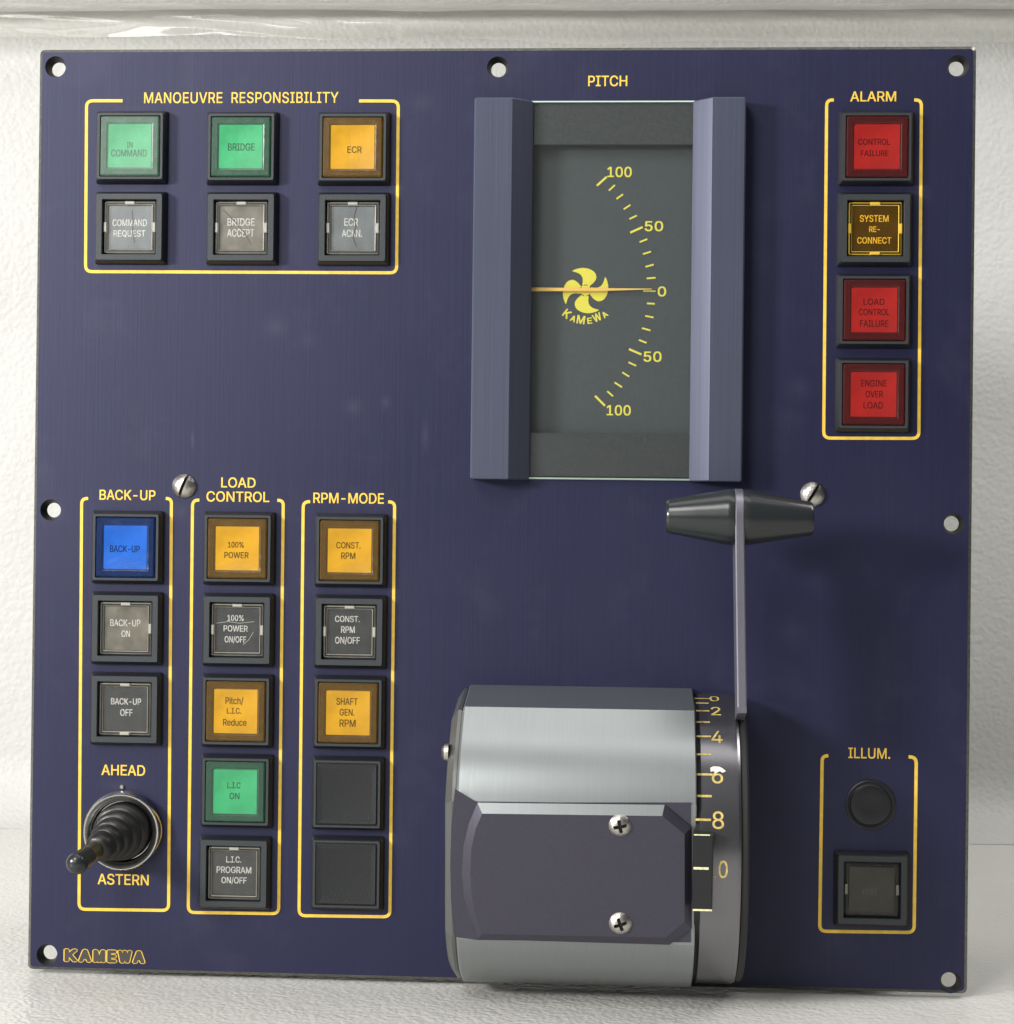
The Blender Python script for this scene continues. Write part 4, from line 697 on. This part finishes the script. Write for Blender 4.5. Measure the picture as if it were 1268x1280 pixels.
# ---------------------------------------------------------------- toggle switch
o = at(151.5, 1040, 3.5); o = Vector((o[0], o[1], 0))
mb = MB()
mb.loft([circ(o[0], o[1], r, w, 72) for r, w in ((12.3, 0.02), (12.3, 1.4), (12.1, 1.7), (11.9, 3.4), (11.6, 3.8), (11.2, 3.85), (9.6, 2.9), (9.3, 2.4), (9.1, 0.8))], cap0=False)
tg = mb.build('toggle_switch', M['chrome'], root, 'black toggle switch between AHEAD and ASTERN', origin=tuple(o), sharp=40)
tip = at(93.8, 1081, 28.0); ax = (Vector(tip) - (o + Vector((0, 0, 1.5))))
base = o + Vector((0, 0, 1.5))
def along(q): return base + ax * q
mb = MB(); pts = []; rad = []
prof = [(0.0, 8.9), (0.05, 8.8), (0.09, 8.2), (0.10, 7.5), (0.16, 7.6), (0.19, 7.0), (0.20, 6.4), (0.27, 6.5), (0.30, 5.9), (0.31, 5.4), (0.37, 5.4), (0.40, 4.9), (0.41, 4.5), (0.49, 4.5), (0.55, 3.9), (0.57, 3.2), (0.575, 2.0)]
loops = []
for q, r in prof:
    c = along(q); tilt = min(1.0, q / 0.4)
    d = Vector((0, 0, 1)).lerp(ax.normalized(), tilt).normalized(); x = d.cross(Vector((0, 1, 0))).normalized(); y = d.cross(x)
    loops.append([c + (x * math.cos(a) + y * math.sin(a)) * r for a in (2 * math.pi * k / 48 for k in range(48))])
mb.loft(loops, False, True); mb.build('rubber_boot', M['rubber'], tg, sharp=45)
mb = MB(); mb.tube([along(q) for q in (0.5, 0.6, 0.72, 0.80)], [2.7, 2.6, 2.5, 2.4], 24); mb.build('lever_stem', M['stem'], tg)
mb = MB(); qs = [(0.74, 2.3), (0.745, 2.9), (0.80, 3.0), (0.86, 3.0), (0.92, 3.25)]
L = ax.length
for k in range(1, 9):
    a = R_(90 * k / 8); qs.append((0.945 + 3.4 * math.sin(a) / L, max(0.05, 3.4 * math.cos(a))))
mb.tube([along(q) for q, r in qs], [r for q, r in qs], 28); mb.build('lever_tip', M['grip'], tg, sharp=60)
o2 = at(152.5, 983.8, 0.5); mb = MB()
mb.loft([circ(o2[0], o2[1], r, w, 16) for r, w in ((0.75, 0.01), (0.7, 0.4), (0.4, 0.7))], False); mb.build('locating_pin', M['steel'], tg)

# ---------------------------------------------------------------- pitch meter
DW = -3.2                                                     # dial depth
d0, d1 = at(645, 560, DW), at(877, 163, DW)
mb = MB(); mb.box(d0[0], d1[0], d0[1], d1[1], -8.5, DW)
mo = at(760, 360, 0)
mt = mb.build('pitch_meter', M['dial'], root, 'tall pitch meter with a dark scale between two brushed rails', origin=(mo[0], mo[1], 0))
def prism(mb, poly, v0, v1, c=0.35):
    """polygon in (u, w) run along v, its ends eased by c"""
    cu = sum(p[0] for p in poly) / len(poly); cw = sum(p[1] for p in poly) / len(poly)
    def L(v, s): return [(p[0] + (cu - p[0]) * s, v, p[1] + (cw - p[1]) * s * (1 if p[1] > 0.5 else 0)) for p in poly]
    mb.loft([L(v0, 0.05), L(v0 + c, 0.0), L(v1 - c, 0.0), L(v1, 0.05)])
RW = 7.0
va, vb = at(760, 600, RW)[1], at(760, 121.5, RW)[1]
for a, b, base_u, lb in ((590.5, 638.5, 664, 'rail'), (930.5, 888, 864.5, 'rail')):
    ua, ub, uc = at(a, 360, RW)[0], at(b, 360, RW)[0], at(base_u, 360, 2.0)[0]
    sgn = 1 if ub > ua else -1
    mb = MB(); prism(mb, [(ua, 0.02), (ua, RW - 0.45), (ua + 0.45 * sgn, RW), (ub - 0.12 * sgn, RW), (ub + 0.1 * sgn, RW - 0.15), (uc, 1.9), (uc + 0.02 * sgn, 0.02)], va, vb, 0.3)
    mb.build('side_rail', M['rail'], mt, sharp=15)
def pbox(mb, x0, x1, y0, y1, w0, w1, c=0.0, mi=0):
    a, b = at((x0 + x1) / 2, y1, w1), at((x0 + x1) / 2, y0, w1)
    mb.box(at(x0, (y0 + y1) / 2, w1)[0], at(x1, (y0 + y1) / 2, w1)[0], a[1], b[1], w0, w1, c, mi)
for y0, y1 in ((128, 181), (542, 596.5)):
    mb = MB(); pbox(mb, 655, 875, y0, y1, 0.05, 0.9, 0.15); mb.build('cover_strip', M['strip'], mt)
gu0, gu1 = at(667, 360, 1.9)[0], at(862, 360, 1.9)[0]; gv0, gv1 = at(760, 599.5, 2.6)[1], at(760, 125, 2.6)[1]
mb = MB(); g0 = [gu0 - 1.5, gu1 + 1.5]
mb.loft([rect(gu0 - 2.2, gu1 + 2.2, gv0, gv1, 1.0), rect(gu0 - 2.2, gu1 + 2.2, gv0, gv1, 1.5), rect(gu0 - 2.2, gu1 + 2.2, gv0 + 0.5, gv1 - 0.5, 1.9)], True, True, mi=(1, 1))
mb.mi[-1] = mb.mi[-2] = 0
mb.build('window_glass', [M['glass'], M['glass_edge']], mt, sharp=20)
Zx, Zy, Zk = 640.0, 170.0, 3.4609
def z(x, y): return (Zx + x / Zk, Zy + y / Zk)
mb = MB()
for (x0, y0, x1, y1, t) in ((368, 215, 410, 177, 9), (420, 236, 446, 212, 7), (453, 272, 481, 252, 7), (484, 317, 513, 298, 7), (509, 359, 541, 344, 7), (512, 418, 566, 394, 9), (553, 459, 586, 446, 7),
                            (567, 511, 602, 500, 7), (578, 566, 614, 556, 7), (584, 616, 622, 613, 7), (568, 671, 622, 671, 6), (585, 724, 619, 726, 7), (577, 778, 613, 785, 7), (563, 831, 600, 841, 7),
                            (550, 882, 583, 895, 7), (507, 922, 561, 945, 9), (505, 979, 538, 994, 7), (478, 1022, 508, 1041, 7), (445, 1066, 477, 1087, 7), (413, 1104, 438, 1126, 7), (360, 1124, 403, 1167, 9)):
    strip(mb, [at(*z(x0, y0), DW + .05)[:2], at(*z(x1, y1), DW + .05)[:2]], t / Zk * 0.245, DW + 0.05)
mb.build('scale_marks', M['dial_yellow'], mt)
mb = MB()
for tx, x0, x1, y0, y1 in (('100', 413, 519, 134, 177), ('50', 575, 655, 369, 411), ('0', 631, 668, 652, 693), ('50', 570, 648, 933, 976), ('100', 410, 515, 1165, 1208)):
    a, b = z(x0, y0), z(x1, y1); put_text(mb, tx, a[0], b[0], a[1], b[1], DW + 0.05, 0.09)
mb.build('scale_numbers', M['dial_yellow'], mt)
# emblem: a five-part swirl of four blades round a hub, with its lettering below
eo = at(732.2, 363.2, DW); ek = scale(732.2, 363.2, DW) / 12.68
blade = [(-220, -308), (-178, -332), (-135, -346), (-85, -357), (-35, -360), (10, -355), (55, -343), (100, -322), (135, -296), (158, -262), (170, -218), (164, -180), (145, -148), (118, -115), (85, -90),
         (60, -60), (0, -45), (-40, -60), (-52, -95), (-46, -130), (-45, -170), (-52, -205), (-68, -235), (-90, -257), (-115, -274), (-145, -286), (-178, -296)]
mb = MB()
for k in range(4):
    ca, sa = (1, 0, -1, 0)[k], (0, 1, 0, -1)[k]
    put_fill(mb, [('P', [(eo[0] + (x * ca - y * sa) * ek, eo[1] - (x * sa + y * ca) * ek) for x, y in blade])], DW + 0.05 + 0.012 * k)
put_fill(mb, [('P', [(eo[0] + 92 * ek * math.cos(t * math.pi / 16), eo[1] + 92 * ek * math.sin(t * math.pi / 16)) for t in range(32)])], DW + 0.11)
em = mb.build('emblem', M['dial_yellow'], mt)
mb = MB()
for k in range(5):
    a0 = R_(90 + 72 * k - 22); strip(mb, [(eo[0] + 88 * ek * math.cos(a0 + R_(j * 7)), eo[1] + 88 * ek * math.sin(a0 + R_(j * 7))) for j in range(7)], 12 * ek, DW + 0.14)
mb.build('hub_ring', M['brown'], em)
mb = MB()
for ch, x, y, w_, h_ in (('K', -290, 372, 110, 130), ('A', -190, 447, 85, 92), ('M', -68, 462, 130, 128), ('E', 70, 478, 78, 92), ('W', 187, 424, 140, 122), ('A', 308, 380, 85, 90)):
    ang = -math.atan2(x, y) * -1
    vs, fs = fitted(ch, w_ * ek, h_ * ek, 0.10)
    i = len(mb.v); ca, sa = math.cos(ang), math.sin(ang)
    mb.v += [(eo[0] + x * ek + px * ca - py * sa, eo[1] - y * ek + px * sa + py * ca, DW + 0.06 + 0.004 * (q * 4 // len(vs))) for q, (px, py) in enumerate(vs)]
    for f in fs: mb.f.append(tuple(j + i for j in f)); mb.mi.append(0)
mb.build('emblem_lettering', M['dial_yellow'], em)
pa, pb = at(655, 361.6, -1.6), at(815, 361.2, -1.6); mb = MB()
mb.loft([[(pa[0], pa[1] - 0.62, -1.8), (pa[0], pa[1] + 0.62, -1.8), (pa[0], pa[1] + 0.5, -1.5), (pa[0], pa[1] - 0.5, -1.5)],
         [((pa[0] * .4 + pb[0] * .6), pa[1] - 0.5, -1.8), ((pa[0] * .4 + pb[0] * .6), pa[1] + 0.5, -1.8), ((pa[0] * .4 + pb[0] * .6), pa[1] + 0.4, -1.5), ((pa[0] * .4 + pb[0] * .6), pa[1] - 0.4, -1.5)],
         [(pb[0], pb[1] - 0.12, -1.8), (pb[0], pb[1] + 0.12, -1.8), (pb[0], pb[1] + 0.1, -1.5), (pb[0], pb[1] - 0.1, -1.5)]])
mb.build('pointer', M['pointer'], mt)

# ---------------------------------------------------------------- control lever
AX = at(720, 1041.8, 0); AV = AX[1]; RD = 44.8
def pt(th, r): return (AV + r * math.sin(th), r * math.cos(th))       # th from straight out, up positive -> (v, w)
uL, uR = at(585, 1041, 0)[0], at(864, 1041, 0)[0]
TILT = R_(-7)
NV, NW_ = math.sin(TILT), math.cos(TILT)                              # flat's normal in (v, w)
FN = 39.9
def flat_pt(u, t, n): return (u, AV + n * NV + t * NW_, n * NW_ - t * NV)
def flat_uv(px, py, n):
    p = on_plane(px, py, flat_pt(0, 0, n), (0, NV, NW_)); d = Vector((p[1] - AV, p[2]))
    return p[0], d[0] * NW_ - d[1] * NV
ft = math.acos(FN / RD)
prof = [(AV + RD, -1.0), (AV + RD, 0.0)]
prof.append((AV + 40.2, 22.4)); prof.append(pt(R_(48.5), RD))
a0, a1 = R_(48.5), TILT + ft
for k in range(1, 13): prof.append(pt(a0 + (a1 - a0) * k / 12, RD))
a0, a1 = TILT - ft, R_(-60)
for k in range(0, 13): prof.append(pt(a0 + (a1 - a0) * k / 12, RD))
prof += [(AV - RD * 0.955, RD * 0.30), (AV - RD * 0.99, 0.14 * RD), (AV - RD, 0.0), (AV - RD, -1.0)]
mb = MB(); cen = (AV, 15.0)
def pl(u, s): return [(u, cen[0] + (p[0] - cen[0]) * s, (p[1] - cen[1]) * s + cen[1] if p[1] > 0.5 else p[1]) for p in prof]
mb.loft([pl(uL, 0.985), pl(uL + 0.5, 1.0), pl(uR - 0.3, 1.0), pl(uR, 0.992)])
lv = mb.build('control_lever', M['silver'], root, 'silver lever drum with numbered ring and upright arm with a black grip', origin=(AX[0], AV, 0), sharp=9)
def half(u, r, n=56): return [(u, AV + r * math.sin(a), max(-1.0, r * math.cos(a))) for a in (math.pi / 2 - math.pi * k / n for k in range(n + 1))] + [(u, AV - r, -1.0), (u, AV + r, -1.0)]
mb = MB(); mb.loft([pl(uL + 0.3, 0.965), pl(uL - 0.35, 0.965), pl(uL - 0.4, 0.975), pl(uL - 1.4, 0.975), pl(uL - 3.3, 0.91), pl(uL - 3.5, 0.895)])
mb.build('end_cap', M['cap'], lv, sharp=12)
es = None
e = at(556.5, 940, 30); mb = MB()
mb.tube([(uL - 3.4, e[1], 30.5), (uL - 4.6, e[1], 30.5), (uL - 5.4, e[1], 30.5)], [2.6, 2.4, 1.2], 24); mb.build('cap_screw', M['steel'], lv)
mb = MB(); mb.loft([half(uR - 0.2, 42.3), half(uR + 1.2, 42.3)]); mb.build('gap_collar', M['dark'], lv)
# numbered ring
RR = 43.4; r0, r1 = at(868.5, 1041, 0)[0], at(917.5, 1041, 0)[0]
mb = MB(); mb.loft([half(r0, RR - 0.4), half(r0 + 0.3, RR), half(r1 - 1.0, RR), half(r1 - 0.3, RR - 0.35), half(r1, RR - 1.1)])
rg = mb.build('scale_ring', M['ringmetal'], lv, sharp=10)
def ring_angle(py, r=RR):
    lo, hi = R_(-80), R_(88)
    for _ in range(50):
        mid = (lo + hi) / 2; v, w = pt(mid, r)
        if proj((r0, v, w))[1] > py: lo = mid
        else: hi = mid
    return (lo + hi) / 2
mb = MB()
def wrap(u, ang, x, y, r): v, w = pt(ang + y / RR, r); return (u + x, v, w)
for py, x0, x1 in ((873.2, 868.6, 890), (879, 870, 886), (888.6, 870, 887), (902.6, 869.5, 887.5), (920.5, 869.5, 889), (943, 869.5, 889), (968, 869.5, 891), (995, 869.5, 890), (1024.6, 869.5, 889)):
    a = ring_angle(py); v, w = pt(a, RR); ua, ub = at(x0, py, w)[0], at(x1, py, w)[0]; t = 0.33 / RR
    ids = mb.loop([(x, *pt(a + s, RR + 0.07)) for x in (ua, ub) for s in (-t, t)])
    mb.f.append((ids[0], ids[2], ids[3], ids[1])); mb.mi.append(0)
mb.build('scale_marks', M['ring_ink'], rg)
mb = MB()
for tx, py, cx, wd_ in (('0', 873.2, 893, 2.9), ('2', 888.6, 895, 2.9), ('4', 921, 896.5, 3.2), ('6', 969, 897, 3.2), ('8', 1024.8, 898, 3.3), ('10', 1086, 897.5, 5.6)):
    a = ring_angle(py); v, w = pt(a, RR); u = at(cx, py, w)[0]
    vs, fs = fitted(tx, wd_, 4.8, 0.05); i = len(mb.v); mb.v += [wrap(u, a, x, y, RR + 0.08 + 0.004 * (q * 4 // len(vs))) for q, (x, y) in enumerate(vs)]
    for f in fs: mb.f.append(tuple(j + i for j in f)); mb.mi.append(0)
mb.build('scale_numbers', M['ring_ink'], rg)
a = ring_angle(962.5); v, w = pt(a, RR); u = at(897, 962.5, w)[0]; mb = MB()
put = [wrap(u, a, x, y, RR + 0.13) for x, y in ((-1.9, -.6), (-2.0, .7), (-1.1, 1.2), (0.6, 1.1), (1.5, 0.6), (2.4, -.3), (1.4, -.8), (0.7, -.3), (-.4, -.9), (-1.2, -.3))]
ids = mb.loop(put); mb.f.append(tuple(ids)); mb.mi.append(0); mb.build('paint_chip', M['white_paint'], rg)
# index block at the ring
ta = R_(-6); iN = RR - 1.6
def idx(u, t, n): return (u, AV + n * math.sin(ta) + t * math.cos(ta), n * math.cos(ta) - t * math.sin(ta))
nrm = (0, math.sin(ta), math.cos(ta)); nt_ = RR + 1.5
def idx_t(py): p = on_plane(880, py, idx(0, 0, nt_), nrm); return (p[1] - AV) * math.cos(ta) - p[2] * math.sin(ta)
tt, tb, tm = idx_t(1043), idx_t(1138.5), idx_t(1085.5)
iu0, iu1 = at(866.5, 1090, 45)[0], at(891.5, 1090, 45)[0]
mb = MB(); 
def il(n, c): return [idx(iu0, tb + c, n), idx(iu1 - c, tb + c, n), idx(iu1 - c, tt - c, n), idx(iu0, tt - c, n)]
mb.loft([il(iN, 0), il(nt_ - 0.4, 0), il(nt_, 0.4)])
ib = mb.build('index_block', M['black'], lv, sharp=20)
mb = MB()
for t_, x1, th in ((tt - 0.15, 887, 0.35), (tm, 886, 0.7), (tb + 0.2, 891, 0.55)):  # outer two strips stand for lit block edges, the middle is the mark
    ub = at(x1, 1090, 45)[0]; ids = mb.loop([idx(x, t_ + s, nt_ + 0.06) for x, s in ((iu0 + .1, -th / 2), (ub, -th / 2), (ub, th / 2), (iu0 + .1, th / 2))])
    mb.f.append(tuple(ids)); mb.mi.append(0)
mb.build('index_mark_and_lit_edges', M['gold_ink'], ib)
# cover plate on the drum's flat
def poly_flat(pts, n): return [flat_pt(*flat_uv(x, y, n)[:2], n) for x, y in pts]
basepl = [(569, 986), (597, 1003), (864, 1003), (864, 1178), (597, 1175), (567.5, 1171), (564, 1125), (563, 1080), (564.5, 1030)]
mb = MB(); mb.loft([poly_flat(basepl, FN - 0.2), poly_flat(basepl, FN + 0.25)])
cp = mb.build('cover_plate', M['cover'], lv, sharp=12)
outer_ = [(597, 1003.5), (831, 1006), (865, 1034), (865, 1161), (837, 1181), (598, 1174), (587, 1150), (580, 1120), (577.5, 1090), (579.5, 1058), (586, 1030)]
inner_ = [(603, 1017), (828, 1020), (856, 1043), (856, 1152), (832, 1172), (602, 1167.5), (594.5, 1145), (589.5, 1118), (588, 1090), (589.5, 1060), (595, 1036)]
mb = MB(); mb.loft([poly_flat(outer_, FN + 0.2), poly_flat(outer_, FN + 0.6), poly_flat(inner_, FN + 2.4)], cap0=False)
mb.mi[0] = mb.mi[len(outer_)] = 1                                     # silver on its upper bevel stands for light reflected from above
mb.build('raised_facet', [M['cover'], M['silver']], cp, sharp=12)
for cx, cy, ang, lb in ((775.3, 1033, 12, 'upper'), (775.6, 1155.5, 20, 'lower')):
    u, t = flat_uv(cx, cy, FN + 3.2); g, n = make_slotted('c', 3.2, 1.5, 0.45, R_(ang), True); mb = MB()
    put_screw(mb, g, n, lambda p: flat_pt(u + p[0], t + p[1], FN + 2.4 + p[2]))
    mb.build('cross_screw', [M['steel'], M['recess']], lv, 'cross-head screw near the ' + lb + ' edge of the cover plate', origin=flat_pt(u, t, FN + 2.4), sharp=40)
# hub, arm and grip
HU0, HU1 = r1 + 0.05, at(926, 1041, 0)[0]
mb = MB(); mb.loft([half(HU0, 42.6), half(HU1 - .6, 42.6), half(HU1, 42.0)]); mb.build('arm_hub', M['dark'], lv, sharp=12)  # hub coloured black to stand for the shade right of the ring
GW = 27.0; gc = at(925, 646.5, GW); gv = gc[1]
vf = at(925, 884, 33.6)[1]
out = [(gv + 8.25 * math.sin(R_(a)), GW + 8.25 * math.cos(R_(a))) for a in range(0, 181, 12)]
out += [(gv - 8, GW - 6.8), (vf - 5, GW - 6.5), (vf - 1.8, GW + 5.5), (vf, GW + 6.7), (gv - 9, GW + 7.0)]
fu0, fu1 = at(918.8, 640, 33)[0], at(930.6, 640, 33)[0]
def arm_loop(uo, ins):
    r = []
    for v, w in out:
        dv, dw = v - (gv if v > gv else v), w - GW
        r.append((uo + 1.3 * (gv - v) / (gv - vf) * (v < gv), v - (dv / 8.25) * ins, w - (dw / 8.25) * ins))
    return r
mb = MB(); mb.loft([arm_loop(fu0, 0.35), arm_loop(fu0 + 0.35, 0.0), arm_loop(fu1 - 0.35, 0.0), arm_loop(fu1, 0.35)])
mb.build('lever_arm', M['arm'], lv, sharp=20)
gl0, gl1 = at(832.5, 646, GW)[0], at(1016.5, 649, GW)[0]
for u_in, u_out, dv in ((fu0 + 0.1, gl0, 0.0), (fu1 - 0.1, gl1, -0.25)):
    s = 1 if u_out > u_in else -1; Lg = abs(u_out - u_in); mb = MB()
    pr = [(0, 8.05), (0.5, 8.1), (1.6, 8.1), (2.2, 7.98), (2.6, 7.9), ((Lg + 1.4) / 2, 6.45), (Lg - 1.0, 4.95), (Lg - 0.5, 4.8), (Lg - 0.1, 4.45), (Lg, 3.9)]
    mb.loft([[(u_in + s * x, gv + dv * x / Lg + r * math.sin(a), GW + r * math.cos(a)) for a in (2 * math.pi * k / 48 for k in range(48))] for x, r in pr])
    mb.build('grip', M['grip'], lv, sharp=30)
